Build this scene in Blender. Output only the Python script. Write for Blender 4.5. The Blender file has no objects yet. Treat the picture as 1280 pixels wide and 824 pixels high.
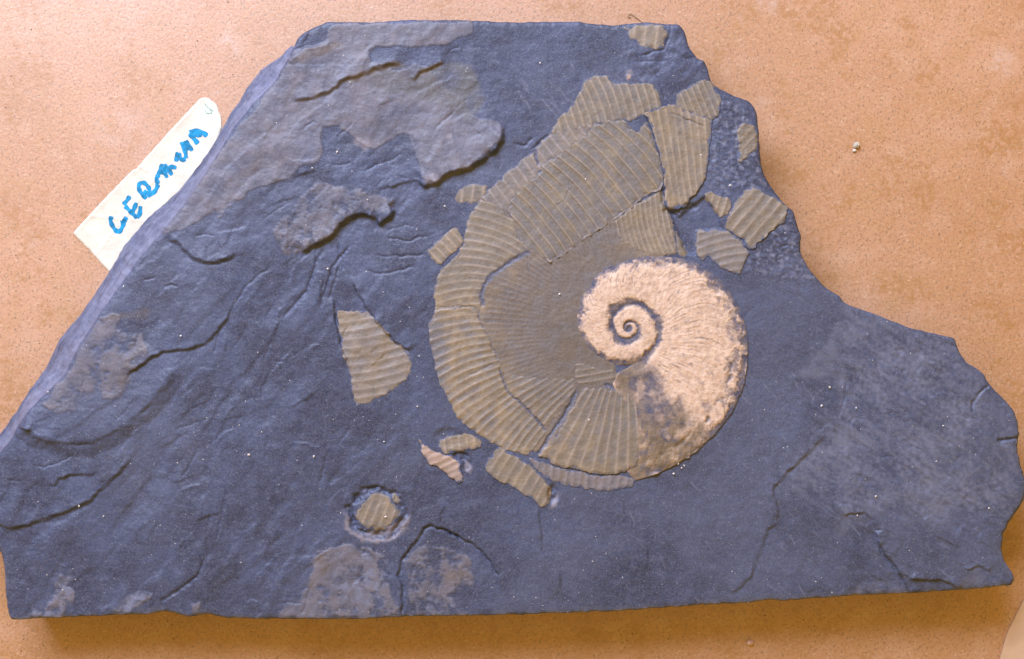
import bpy, math, random
import numpy as np

# ------------------------------------------------------------------ units
S = 0.0004            # metres per photograph pixel on the slab's face
T = 0.028             # slab thickness
D = 0.75              # camera height above the slab's face
KT = (D + T) / D      # the table lies a little farther away
scene = bpy.context.scene
COL = scene.collection

# ------------------------------------------------------------------ camera
cam = bpy.data.cameras.new("camera")
cam.sensor_width = 36.0
cam.lens = 36.0 * D / (1280 * S)
cam.clip_start = 0.01
cam.clip_end = 50
cam_o = bpy.data.objects.new("camera", cam)
cam_o.location = (0, 0, T + D)
COL.objects.link(cam_o)
scene.camera = cam_o

# ------------------------------------------------------------------ light
world = bpy.data.worlds.new("World")
scene.world = world
world.use_nodes = True
bg = world.node_tree.nodes["Background"]
bg.inputs[0].default_value = (1.0, 0.60, 0.14, 1)
bg.inputs[1].default_value = 0.60

lamp = bpy.data.lights.new("window_light", 'AREA')
lamp.shape = 'RECTANGLE'
lamp.size = 1.15
lamp.size_y = 0.8
lamp.energy = 57
lamp.color = (0.68, 0.76, 1.0)
lamp_o = bpy.data.objects.new("window_light", lamp)
lamp_o.location = (-0.58, 1.18, 1.10)
from mathutils import Vector
lamp_o.rotation_euler = (Vector((0, 0, 0)) - lamp_o.location).to_track_quat('-Z', 'Y').to_euler()
COL.objects.link(lamp_o)

scene.view_settings.view_transform = 'Standard'
scene.view_settings.look = 'None'
scene.view_settings.gamma = 1
scene.view_settings.use_curve_mapping = False
scene.view_settings.exposure = 0.10
scene.render.engine = 'CYCLES'

# ------------------------------------------------------------------ numpy helpers
def _hash(ix, iy, seed):
    h = (ix.astype(np.int64) * 374761393 + iy.astype(np.int64) * 668265263 + seed * 1442695041) & 0xffffffff
    h = ((h ^ (h >> 13)) * 1274126177) & 0xffffffff
    return (h ^ (h >> 16)) & 0xffffffff

def pn(x, y, seed=0):
    x0 = np.floor(x); y0 = np.floor(y)
    fx = x - x0; fy = y - y0
    ix = x0.astype(np.int64); iy = y0.astype(np.int64)
    u = fx * fx * fx * (fx * (fx * 6 - 15) + 10); v = fy * fy * fy * (fy * (fy * 6 - 15) + 10)
    def g(dx, dy):
        a = _hash(ix + dx, iy + dy, seed) * (2 * math.pi / 4294967296.0)
        return np.cos(a) * (fx - dx) + np.sin(a) * (fy - dy)
    n0 = g(0, 0) * (1 - u) + g(1, 0) * u
    n1 = g(0, 1) * (1 - u) + g(1, 1) * u
    return (n0 * (1 - v) + n1 * v) * 1.5

def fbm(x, y, wl, octv=4, seed=0, gain=0.5):
    r = 0; a = 1.0; f = 1.0 / wl; t = 0
    for o in range(octv):
        r = r + a * pn(x * f, y * f, seed + o * 17); t += a
        a *= gain; f *= 2.03
    return r / t

def sst(a, b, x):
    t = np.clip((x - a) / (b - a), 0, 1)
    return t * t * (3 - 2 * t)

def seg_dist(px, py, pts):
    """distance, side (cross sign) and 0..1 position along a polyline"""
    P = np.asarray(pts, float)
    L = np.hypot(*(P[1:] - P[:-1]).T); cum = np.concatenate([[0], np.cumsum(L)])
    best = np.full(px.shape, 1e18); sg = np.zeros(px.shape); tt = np.zeros(px.shape); tw = np.zeros(px.shape); ov = np.zeros(px.shape); bp = np.zeros(px.shape)
    for i in range(len(P) - 1):
        d = P[i + 1] - P[i]; l2 = max(d @ d, 1e-9)
        wx = px - P[i, 0]; wy = py - P[i, 1]
        t = np.clip((wx * d[0] + wy * d[1]) / l2, 0, 1)
        dd = (wx - t * d[0]) ** 2 + (wy - t * d[1]) ** 2
        pc = np.abs(d[0] * wy - d[1] * wx) / math.sqrt(l2)
        m = (dd < best - 1e-6) | ((np.abs(dd - best) <= 1e-6) & (pc > bp))
        bp = np.where(m, pc, bp)
        best = np.where(m, dd, best)
        sg = np.where(m, np.sign(d[0] * wy - d[1] * wx), sg)
        o_ = np.zeros(px.shape); tr = (wx * d[0] + wy * d[1]) / l2
        if i == 0: o_ = np.maximum(o_, -tr * L[i])
        if i == len(P) - 2: o_ = np.maximum(o_, (tr - 1) * L[i])
        ov = np.where(m, o_, ov)
        w_ = L[i] / (dd + 6.0) ** 2
        tt += w_ * (cum[i] + t * L[i]) / cum[-1]; tw += w_
    seg_dist.over = ov
    return np.sqrt(best), sg, tt / tw

def inside(px_row, py_col, poly):
    """scanline test of a regular grid: xs, ys 1-D -> bool (ny, nx)"""
    P = np.asarray(poly, float); Q = np.roll(P, -1, 0)
    out = np.zeros((len(py_col), len(px_row)), bool)
    for j, y in enumerate(py_col):
        m = (P[:, 1] <= y) != (Q[:, 1] <= y)
        if not m.any(): continue
        xs = np.sort(P[m, 0] + (y - P[m, 1]) / (Q[m, 1] - P[m, 1]) * (Q[m, 0] - P[m, 0]))
        for k in range(0, len(xs) - 1, 2):
            a = np.searchsorted(px_row, xs[k]); b = np.searchsorted(px_row, xs[k + 1])
            out[j, a:b] = True
    return out

def pin(px, py, poly):
    P = np.asarray(poly, float); Q = np.roll(P, -1, 0)
    c = np.zeros(px.shape, bool)
    for a, b in zip(P, Q):
        if a[1] == b[1]: continue
        m = ((a[1] <= py) != (b[1] <= py))
        c ^= m & (px < a[0] + (py - a[1]) / (b[1] - a[1]) * (b[0] - a[0]))
    return c

def sdf(px, py, poly):
    """positive inside"""
    d, _, _ = seg_dist(px, py, list(poly) + [poly[0]])
    return np.where(pin(px, py, poly), d, -d)

def rough(poly, amp=0.8, wl=9, seed=1, step=2.0, closed=True, grow=0.0):
    """densify an outline and break it up"""
    P = np.asarray(poly, float); Q = np.roll(P, -1, 0) if closed else P[1:]
    out = []
    for a, b in zip(P, Q):
        n = max(1, int(np.hypot(*(b - a)) / step))
        for k in range(n): out.append(a + (b - a) * k / n)
    O = np.array(out)
    # light corner smoothing
    for _ in range(2):
        O = 0.5 * O + 0.25 * np.roll(O, 1, 0) + 0.25 * np.roll(O, -1, 0)
    d = np.roll(O, -1, 0) - np.roll(O, 1, 0); d /= np.maximum(np.hypot(d[:, 0], d[:, 1]), 1e-6)[:, None]
    n = np.stack([-d[:, 1], d[:, 0]], 1)
    k = fbm(O[:, 0], O[:, 1], wl, 3, seed) * amp * 2
    area2 = np.sum(O[:, 0] * np.roll(O[:, 1], -1) - O[:, 1] * np.roll(O[:, 0], -1))
    return O + n * k[:, None] + n * (-grow if area2 > 0 else grow)

# ------------------------------------------------------------------ materials
def mat(name):
    m = bpy.data.materials.new(name); m.use_nodes = True
    nt = m.node_tree; nt.nodes.clear()
    out = nt.nodes.new('ShaderNodeOutputMaterial'); b = nt.nodes.new('ShaderNodeBsdfPrincipled')
    nt.links.new(b.outputs[0], out.inputs[0])
    return m, nt, b

class N:
    """tiny node builder"""
    def __init__(s, nt):
        s.nt = nt; s.tc = nt.nodes.new('ShaderNodeTexCoord')
    def link(s, a, b): s.nt.links.new(a, b)
    def mapping(s, scale=(1, 1, 1), rot=0):
        n = s.nt.nodes.new('ShaderNodeMapping')
        n.inputs['Scale'].default_value = scale; n.inputs['Rotation'].default_value = (0, 0, rot)
        s.link(s.tc.outputs['Object'], n.inputs[0]); return n.outputs[0]
    def noise(s, px, detail=3, rough=0.55, vec=None, dist=0):
        n = s.nt.nodes.new('ShaderNodeTexNoise')
        n.inputs['Scale'].default_value = 1.0 / (px * S) ; n.inputs['Detail'].default_value = detail
        n.inputs['Roughness'].default_value = rough; n.inputs['Distortion'].default_value = dist
        s.link(vec or s.tc.outputs['Object'], n.inputs['Vector']); return n.outputs[0]
    def ramp(s, fac, a, b):
        n = s.nt.nodes.new('ShaderNodeMapRange'); n.interpolation_type = 'SMOOTHSTEP'
        n.inputs[1].default_value = a; n.inputs[2].default_value = b
        s.link(fac, n.inputs[0]); return n.outputs[0]
    def math(s, op, a, b=None):
        n = s.nt.nodes.new('ShaderNodeMath'); n.operation = op
        for i, v in enumerate((a, b)):
            if v is None: continue
            if isinstance(v, (int, float)): n.inputs[i].default_value = v
            else: s.link(v, n.inputs[i])
        return n.outputs[0]
    def mix(s, fac, a, b, mode='MIX'):
        n = s.nt.nodes.new('ShaderNodeMix'); n.data_type = 'RGBA'; n.blend_type = mode
        for i, v in ((0, fac), (6, a), (7, b)):
            if isinstance(v, (int, float)): n.inputs[i].default_value = v
            elif isinstance(v, tuple): n.inputs[i].default_value = (*v, 1)
            else: s.link(v, n.inputs[i])
        return n.outputs[2]
    def attr(s, name):
        n = s.nt.nodes.new('ShaderNodeAttribute'); n.attribute_name = name
        sp = s.nt.nodes.new('ShaderNodeSeparateColor'); s.link(n.outputs['Color'], sp.inputs[0])
        return sp.outputs
    def bump(s, h, dist, bsdf, strength=1.0):
        n = s.nt.nodes.new('ShaderNodeBump'); n.inputs['Strength'].default_value = strength
        n.inputs['Distance'].default_value = dist
        s.link(h, n.inputs['Height']); s.link(n.outputs[0], bsdf.inputs['Normal'])

C_SLATE = (0.040, 0.061, 0.138)
C_SLATE_D = (0.021, 0.034, 0.085)
C_SLATE_L = (0.086, 0.114, 0.215)
C_MAUVE = (0.155, 0.132, 0.180)
C_OCHRE = (0.120, 0.088, 0.052)

def slate_material():
    m, nt, b = mat("slate"); n = N(nt)
    big = n.noise(70, 4, 0.6); mid = n.noise(14, 4, 0.6); fine = n.noise(2.2, 3, 0.6)
    c = n.mix(n.ramp(big, 0.40, 0.60), C_SLATE_D, C_SLATE)
    c = n.mix(n.math('MULTIPLY', n.ramp(mid, 0.45, 0.8), 0.45), c, C_SLATE_L)
    huge = n.noise(210, 4, 0.6)
    c = n.mix(n.math('MULTIPLY', n.ramp(huge, 0.46, 0.66), 0.50), c, (0.076, 0.098, 0.180))
    a = n.attr("stain"); r, g, bl = a[0], a[1], a[2]
    mv = n.mix(n.ramp(mid, 0.3, 0.75), (0.098, 0.104, 0.150), (0.165, 0.156, 0.196))
    c = n.mix(r, c, mv)
    c = n.mix(g, c, (0.150, 0.172, 0.270))
    c = n.mix(n.attr('stain_and_sky')[2], c, n.mix(n.ramp(mid, 0.3, 0.7), (0.120, 0.140, 0.235), (0.215, 0.240, 0.370)))  # left bevel: pale fresh rock with blue sky reflection painted in
    c = n.mix(bl, c, C_OCHRE)
    a2 = n.attr("stain_and_sky")
    c = n.mix(a2[0], c, (0.105, 0.110, 0.120))          # olive grey patch
    c = n.mix(a2[1], c, (0.36, 0.32, 0.36))            # bruised, pale powder on chipped rims
    c = n.mix(n.math('MULTIPLY', n.ramp(fine, 0.35, 0.70), 0.55), c, n.mix(0.5, c, (0.17, 0.17, 0.22)))
    sp = n.noise(1.5, 1, 0.5)
    c = n.mix(n.math('MULTIPLY', n.ramp(sp, 0.66, 0.78), 0.55), c, (0.34, 0.36, 0.46))
    nt.links.new(c, b.inputs['Base Color'])
    b.inputs['Roughness'].default_value = 0.52
    nt.links.new(n.math('ADD', n.math('MULTIPLY', mid, 0.22), 0.42), b.inputs['Roughness'])
    b.inputs['Specular IOR Level'].default_value = 0.58
    h = n.math('ADD', n.math('MULTIPLY', fine, 0.6), n.math('MULTIPLY', mid, 1.2))
    n.bump(h, 0.00030, b, 0.7)
    return m

def shell_material(name, lo, hi, crest, fill=C_SLATE, pale_sp=0.0):
    """lo/hi: mottled film colour; crest: worn rib tops and painted lit plate edges; attribute shell = (rib, slate fill, mottle)"""
    m, nt, b = mat(name); n = N(nt)
    mid = n.noise(16, 4, 0.62); fine = n.noise(2.4, 3, 0.6); blot = n.noise(38, 3, 0.6)
    c = n.mix(n.ramp(mid, 0.32, 0.70), lo, hi)
    c = n.mix(n.math('MULTIPLY', n.ramp(blot, 0.48, 0.70), 0.45), c, (0.21, 0.155, 0.075))
    a = n.attr("shell")
    gold = n.mix(n.ramp(mid, 0.32, 0.70), (0.225, 0.176, 0.108), (0.385, 0.288, 0.168))
    c = n.mix(n.attr("tone")[0], c, gold)
    c = n.mix(n.math('MULTIPLY', n.attr("tone")[1], 0.8), c, (0.122, 0.108, 0.104))
    c = n.mix(n.math('MULTIPLY', a[2], 0.55), c, (0.128, 0.136, 0.168))
    c = n.mix(n.math('MULTIPLY', a[0], 0.7), c, crest)
    c = n.mix(a[1], c, n.mix(n.ramp(fine, 0.3, 0.7), C_SLATE, C_SLATE_L))
    c = n.mix(n.math('MULTIPLY', n.ramp(fine, 0.35, 0.75), 0.35), c, n.mix(0.5, c, (0.36, 0.30, 0.26)))
    c = n.mix(n.math('MULTIPLY', n.ramp(n.noise(2.0, 2), 0.64, 0.76), 0.30), c, (0.06, 0.055, 0.06))
    nt.links.new(c, b.inputs['Base Color'])
    b.inputs['Roughness'].default_value = 0.55
    b.inputs['Specular IOR Level'].default_value = 0.45
    n.bump(n.math('ADD', fine, n.math('MULTIPLY', mid, 0.8)), 0.00022, b, 0.6)
    return m

def whorl_material():
    m, nt, b = mat("pale_shell"); n = N(nt)
    mid = n.noise(12, 4, 0.6); fine = n.noise(2.2, 3, 0.6)
    a = n.attr("shell")            # r = pale cover, g = rim ochre, b = fleck
    pale = n.mix(n.ramp(mid, 0.3, 0.72), (0.55, 0.390, 0.285), (0.70, 0.535, 0.425))
    pale = n.mix(n.math('MULTIPLY', n.ramp(fine, 0.35, 0.8), 0.4), pale, (0.78, 0.635, 0.52))
    under = n.mix(n.ramp(mid, 0.35, 0.7), (0.075, 0.082, 0.140), (0.20, 0.170, 0.175))
    under = n.mix(a[1], under, n.mix(n.ramp(mid, 0.3, 0.7), (0.165, 0.130, 0.095), (0.27, 0.205, 0.135)))
    c = n.mix(a[0], under, pale)
    c = n.mix(n.math('MULTIPLY', a[2], 0.75), c, (0.10, 0.095, 0.135))
    nt.links.new(c, b.inputs['Base Color'])
    b.inputs['Roughness'].default_value = 0.7
    b.inputs['Specular IOR Level'].default_value = 0.3
    n.bump(n.math('ADD', fine, n.math('MULTIPLY', a[0], 0.8)), 0.00025, b, 0.7)
    return m

def table_material():
    m, nt, b = mat("hardboard"); n = N(nt)
    big = n.noise(260, 4, 0.6); mid = n.noise(40, 4, 0.6); fine = n.noise(4, 4, 0.65)
    c = n.mix(n.ramp(big, 0.3, 0.7), (0.445, 0.216, 0.110), (0.535, 0.284, 0.172))
    c = n.mix(n.math('MULTIPLY', n.ramp(mid, 0.47, 0.64), 0.50), c, (0.440, 0.220, 0.078))
    c = n.mix(n.math('MULTIPLY', n.ramp(mid, 0.50, 0.30), 0.55), c, (0.565, 0.352, 0.250))
    c = n.mix(n.math('MULTIPLY', n.ramp(fine, 0.34, 0.66), 0.6), c, n.mix(0.6, c, (0.60, 0.39, 0.26)))
    v1 = n.mapping((1, 0.6, 1), math.radians(-32)); v2 = n.mapping((0.45, 1, 1), math.radians(-48))
    fl = n.noise(2.7, 2, 0.6, v1, 0.3)
    c = n.mix(n.math('MULTIPLY', n.ramp(fl, 0.56, 0.66), 0.62), c, (0.17, 0.10, 0.065))
    f3 = n.noise(2.3, 1, 0.5, v2, 0.3)
    c = n.mix(n.math('MULTIPLY', n.ramp(f3, 0.58, 0.69), 0.45), c, (0.24, 0.15, 0.11))
    f2 = n.noise(2.8, 1, 0.5, v2, 0.3)
    c = n.mix(n.math('MULTIPLY', n.ramp(f2, 0.61, 0.73), 0.30), c, (0.80, 0.60, 0.42))
    rs_ = n.noise(75, 5, 0.7)
    c = n.mix(n.math('MULTIPLY', n.math('MULTIPLY', n.ramp(rs_, 0.50, 0.62), n.ramp(n.noise(9, 3, 0.7), 0.40, 0.58)), 0.70), c, (0.37, 0.172, 0.052))
    sc = n.noise(90, 5, 0.68)
    c = n.mix(n.math('MULTIPLY', n.ramp(sc, 0.60, 0.76), 0.4), c, (0.60, 0.45, 0.40))
    for sx, sy, sr in ((960, 4, 22), (1254, 78, 30), (287, 57, 24), (150, 170, 70)):
        vm = nt.nodes.new('ShaderNodeVectorMath'); vm.operation = 'DISTANCE'
        n.link(n.tc.outputs['Object'], vm.inputs[0]); vm.inputs[1].default_value = ((sx - 640) * S * KT, (412 - sy) * S * KT, 0)
        mk = n.math('MULTIPLY', n.ramp(vm.outputs['Value'], sr * S, sr * S * 0.15), n.ramp(n.noise(24, 5, 0.7), 0.36, 0.66))
        c = n.mix(n.math('MULTIPLY', mk, 0.5 if sr < 50 else 0.22), c, (0.66, 0.53, 0.50))
    nt.links.new(c, b.inputs['Base Color'])
    b.inputs['Roughness'].default_value = 0.55
    nt.links.new(n.math('ADD', n.math('MULTIPLY', mid, 0.18), 0.33), b.inputs['Roughness'])
    b.inputs['Specular IOR Level'].default_value = 0.9
    b.inputs['IOR'].default_value = 1.75
    n.bump(n.math('ADD', fine, n.math('MULTIPLY', fl, -0.5)), 0.00030, b, 0.35)
    return m

def plain(name, col, rough_=0.6, var=0.12, px=10, spec=0.4, bump=0.0001):
    m, nt, b = mat(name); n = N(nt)
    f = n.noise(px, 4, 0.6)
    c = n.mix(n.ramp(f, 0.3, 0.7), tuple(x * (1 - var) for x in col), tuple(min(1, x * (1 + var)) for x in col))
    nt.links.new(c, b.inputs['Base Color'])
    b.inputs['Roughness'].default_value = rough_
    b.inputs['Specular IOR Level'].default_value = spec
    n.bump(f, bump, b, 0.5)
    return m

M_SLATE = slate_material()
M_OLIVE = shell_material("olive_shell", (0.150, 0.134, 0.118), (0.218, 0.188, 0.148), (0.41, 0.35, 0.32))
M_TAN = shell_material("tan_shell", (0.180, 0.150, 0.115), (0.270, 0.218, 0.155), (0.42, 0.35, 0.30))
M_GREY = shell_material("grey_shell", (0.160, 0.148, 0.148), (0.225, 0.196, 0.176), (0.35, 0.32, 0.33))
M_MAUVE = shell_material("mauve_shell", (0.125, 0.108, 0.102), (0.180, 0.150, 0.128), (0.27, 0.225, 0.205))
M_PINK = shell_material("pink_shell", (0.34, 0.24, 0.20), (0.45, 0.34, 0.30), (0.56, 0.44, 0.42))
M_IMPR = shell_material("impression_film", (0.125, 0.125, 0.160), (0.19, 0.172, 0.19), (0.25, 0.235, 0.28))
M_PALE = whorl_material()
M_TABLE = table_material()
M_PAPER = plain("label_paper", (0.735, 0.705, 0.61), 0.75, 0.07, 22, 0.3, 0.0012)
M_INK = plain("blue_marker", (0.004, 0.255, 0.52), 0.55, 0.40, 9, 0.4)
M_TEAL = plain("teal_pen", (0.10, 0.36, 0.34), 0.6, 0.3, 3)
M_CARD = plain("pale_card", (0.62, 0.46, 0.34), 0.7, 0.06, 20)
M_DUST = plain("white_dust", (0.74, 0.72, 0.72), 0.5, 0.2, 3)
M_FIBRE = plain("straw_fibre", (0.70, 0.52, 0.33), 0.6, 0.25, 30)
M_GRIT = plain("brown_grit", (0.16, 0.09, 0.05), 0.7, 0.4, 30)
M_STONE = plain("grey_pebble", (0.52, 0.50, 0.42), 0.7, 0.2, 4)
M_ROSE = plain("rose_crumb", (0.66, 0.44, 0.37), 0.7, 0.2, 3)

# ------------------------------------------------------------------ mesh helpers
def mesh_obj(name, V, F, material, parent=None, attrs=None, smooth=True):
    V = np.asarray(V, np.float32)
    me = bpy.data.meshes.new(name)
    if isinstance(F, np.ndarray) and F.ndim == 2:
        k = F.shape[1]; nf = len(F)
        me.vertices.add(len(V)); me.vertices.foreach_set("co", V.ravel())
        me.loops.add(nf * k); me.loops.foreach_set("vertex_index", F.astype(np.int32).ravel())
        me.polygons.add(nf); me.polygons.foreach_set("loop_start", np.arange(0, nf * k, k, dtype=np.int32))
        me.polygons.foreach_set("use_smooth", np.full(nf, smooth, bool))
        me.update(calc_edges=True); me.validate()
    else:
        me.from_pydata([tuple(v) for v in V], [], [tuple(int(i) for i in f) for f in F]); me.update()
        me.polygons.foreach_set("use_smooth", [smooth] * len(me.polygons))
    for an, val in (attrs or {}).items():
        a = me.attributes.new(an, 'FLOAT_COLOR', 'POINT')
        c = np.ones((len(V), 4), np.float32); c[:, :val.shape[1]] = val
        a.data.foreach_set("color", c.ravel())
    me.materials.append(material)
    o = bpy.data.objects.new(name, me); COL.objects.link(o)
    if parent is not None: o.parent = parent
    return o

def tag(o, label, cat=None, group=None, kind=None):
    o["label"] = label
    if cat: o["category"] = cat
    if group: o["group"] = group
    if kind: o["kind"] = kind
    return o

def clip_grid(outline, h):
    """regular grid clipped to an outline, rim snapped on to it -> xy, quads, rim directed edges, is-rim"""
    O = np.asarray(outline, float)
    x0, y0 = O.min(0) - h; x1, y1 = O.max(0) + h
    xs = np.arange(x0, x1 + h, h); ys = np.arange(y0, y1 + h, h)
    ins = inside(xs, ys, O)
    cell = ins[:-1, :-1] & ins[1:, :-1] & ins[:-1, 1:] & ins[1:, 1:]
    nx = len(xs)
    jj, ii = np.nonzero(cell)
    q = np.stack([jj * nx + ii, (jj + 1) * nx + ii, (jj + 1) * nx + ii + 1, jj * nx + ii + 1], 1)
    used = np.unique(q); remap = np.full(len(ys) * nx, -1); remap[used] = np.arange(len(used))
    q = remap[q]
    px = xs[used % nx]; py = ys[used // nx]
    e = np.concatenate([q[:, [0, 1]], q[:, [1, 2]], q[:, [2, 3]], q[:, [3, 0]]])
    key = np.minimum(e[:, 0], e[:, 1]).astype(np.int64) * len(used) + np.maximum(e[:, 0], e[:, 1])
    _, inv, cnt = np.unique(key, return_inverse=True, return_counts=True)
    rim_e = e[cnt[inv] == 1]
    rim = np.unique(rim_e)
    # snap
    A = O; B = np.roll(O, -1, 0); AB = B - A; l2 = np.maximum((AB ** 2).sum(1), 1e-9)
    for k0 in range(0, len(rim), 400):
        r = rim[k0:k0 + 400]; p = np.stack([px[r], py[r]], 1)
        w = p[:, None, :] - A[None]
        t = np.clip((w * AB[None]).sum(2) / l2[None], 0, 1)
        c = A[None] + t[..., None] * AB[None]
        d = ((p[:, None, :] - c) ** 2).sum(2); j = d.argmin(1)
        c = c[np.arange(len(r)), j]
        px[r] = c[:, 0]; py[r] = c[:, 1]
    return px, py, q, rim_e, rim

def to_world(px, py, z, k=1.0):
    return np.stack([(px - 640) * S * k, (412 - py) * S * k, z], 1)

# ------------------------------------------------------------------ table (the setting)
def make_table():
    n = 60; L = 1.3
    g = np.linspace(-1, 1, n); g = np.sign(g) * np.abs(g) ** 1.6 * L
    X, Y = np.meshgrid(g, g)
    V = np.stack([X.ravel(), Y.ravel(), np.full(X.size, 0.0)], 1)
    i, j = np.meshgrid(np.arange(n - 1), np.arange(n - 1)); a = (j * n + i).ravel()
    F = np.stack([a, a + 1, a + n + 1, a + n], 1)
    o = mesh_obj("table_top", V, F, M_TABLE)
    tag(o, "brown hardboard table top with dark flecks and chalky scuffs", kind="structure")
make_table()

# ------------------------------------------------------------------ slab outline
CREST = [(366, 60), (346, 100), (318, 128), (300, 150), (292, 160), (268, 199), (241, 241), (213, 279), (179, 318), (148, 361),
         (124, 394), (100, 432), (82, 469), (52, 498), (27, 526), (12, 552), (0, 566), (-24, 598), (-34, 630)]
OUTER = [(365, 61), (326, 88), (309, 110), (299, 129), (290, 142), (262, 192), (225, 238), (186, 273), (158, 305), (137, 340),
         (103, 390), (74, 425), (57, 462), (38, 487), (21, 514), (6, 536), (-8, 556), (-34, 594), (-44, 630)]
REST = [(-30, 660), (0, 690), (4, 707), (6, 733), (10, 766), (15, 775), (41, 774), (82, 772), (100, 771), (143, 769), (184, 768),
        (206, 764), (220, 766), (234, 771), (260, 768), (285, 773), (340, 774), (440, 774), (505, 771), (636, 769), (711, 766), (777, 764),
        (874, 757), (936, 754), (963, 750), (977, 751), (1063, 745), (1130, 742), (1169, 739), (1203, 737), (1264, 732),
        (1268, 726), (1267, 718), (1254, 699), (1251, 687), (1253, 668), (1260, 655), (1268, 643), (1274, 633), (1280, 625),
        (1283, 606), (1279, 590), (1275, 582), (1274, 571), (1271, 560), (1274, 547), (1273, 531), (1269, 516), (1261, 505),
        (1246, 490), (1236, 479), (1230, 467), (1221, 460), (1210, 455), (1201, 442), (1193, 423), (1173, 418), (1140, 411),
        (1108, 398), (1089, 391), (1065, 383), (1055, 378), (1051, 371), (1039, 364), (1028, 356), (1012, 337), (1000, 315), (1001, 295),
        (997, 283), (992, 264), (984, 258), (976, 250), (964, 234), (956, 221), (951, 205), (949, 170), (946, 142), (942, 133),
        (935, 126), (923, 122), (911, 117), (895, 109), (888, 102), (885, 90), (883, 82), (880, 76), (872, 74), (866, 66),
        (860, 58), (859, 49), (855, 38), (848, 31), (829, 30), (811, 28), (780, 30), (764, 32), (744, 30), (723, 27), (683, 27),
        (638, 28), (581, 25), (540, 25), (504, 25), (459, 28), (447, 27), (408, 27), (394, 33), (380, 40), (371, 49)]
OUTLINE = rough(CREST + REST, 0.55, 14, 5, 2.0)

# ------------------------------------------------------------------ relief of the slab, on one master grid (heights in pixels)
GH = 1.2
GX = np.arange(-60, 1300, GH); GY = np.arange(10, 790, GH)
PX, PY = np.meshgrid(GX, GY)
WX = fbm(PX, PY, 34, 4, 101) * 9; WY = fbm(PX, PY, 34, 4, 202) * 9       # domain warp, for natural edges
FINE = fbm(PX, PY, 9, 3, 303)
JX = fbm(PX, PY, 11, 3, 304) * 4.0; JY = fbm(PX, PY, 11, 3, 305) * 4.0
H = np.zeros(PX.shape)
FILL = np.zeros(PX.shape)

def win(pts, pad):
    P = np.asarray(pts, float)
    i0 = max(0, int((P[:, 0].min() - pad - GX[0]) / GH)); i1 = min(len(GX), int((P[:, 0].max() + pad - GX[0]) / GH) + 2)
    j0 = max(0, int((P[:, 1].min() - pad - GY[0]) / GH)); j1 = min(len(GY), int((P[:, 1].max() + pad - GY[0]) / GH) + 2)
    return (slice(j0, j1), slice(i0, i1))

def step(pts, amp, hi=-1, L=45, w=1.2, ta=0.12, tb=0.12, lo=0.25, Llo=14, wob=0.25):
    """a broken edge of a flake: the hi side stands up and sinks back over L, the other is a little hollow"""
    s_ = win(pts, L * 3)
    wx = PX[s_] + WX[s_] * wob + JX[s_] * 0.7; wy = PY[s_] + WY[s_] * wob + JY[s_] * 0.7
    d, sg, t = seg_dist(wx, wy, pts)
    s = d * sg * hi
    tp = 1.0
    if ta > 0: tp = tp * sst(0, ta, t)
    if tb > 0: tp = tp * sst(0, tb, 1 - t)
    tp = tp * np.exp(-(seg_dist.over / 9.0) ** 2)
    e = np.clip((s + w * 1.5) / (w * 1.9), 0, 1)
    var = np.clip(0.9 + 0.9 * fbm(t * len(pts) * 14.0, np.full(t.shape, float(pts[0][0])), 14, 2, 506), 0.35, 1.4)
    Q = tp * np.exp(-d / L)
    nr_ = int(min(16, L * 0.3) / GH)
    if nr_ > 2:
        Q = Q + (blur(Q, nr_) - Q) * sst(1.5, nr_ * GH * 1.6, d)
    Q = Q * (1 + (var - 1) * np.exp(-d / 5.0))
    H[s_] += amp * (e * Q - lo * (1 - e) * tp * np.exp(np.clip(s, None, 0) / Llo))

def blur(a, r):
    for ax in (0, 1, 0, 1):
        p = np.pad(a, [(r + 1, r) if k == ax else (0, 0) for k in (0, 1)], mode='edge')
        c = np.cumsum(p, axis=ax); n_ = a.shape[ax]; w_ = 2 * r + 1
        hi_ = np.take(c, np.arange(w_, w_ + n_), axis=ax); lo_ = np.take(c, np.arange(0, n_), axis=ax)
        a = (hi_ - lo_) / w_
    return a

def crack(pts, depth, w=1.1, ta=0.15, tb=0.15, wob=0.35, fill=0.0):
    s_ = win(pts, w * 5 + 6)
    d, sg, t = seg_dist(PX[s_] + WX[s_] * wob + JX[s_] * 0.6, PY[s_] + WY[s_] * wob + JY[s_] * 0.6, pts)
    tp = 1.0
    if ta > 0: tp = tp * sst(0, ta, t)
    if tb > 0: tp = tp * sst(0, tb, 1 - t)
    v = 0.6 + 0.8 * np.clip(0.5 + FINE[s_], 0, 1)
    H[s_] -= depth * tp * v * np.exp(-(d / w) ** 2)
    if fill: FILL[s_] = np.maximum(FILL[s_], fill * tp * sst(1.9, 0.9, d / w))

def area(poly, soft=3, wob=0.5):
    m = np.zeros(PX.shape); s_ = win(poly, 20)
    m[s_] = sst(-soft, soft, sdf(PX[s_] + WX[s_] * wob, PY[s_] + WY[s_] * wob, poly))
    return m

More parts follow.
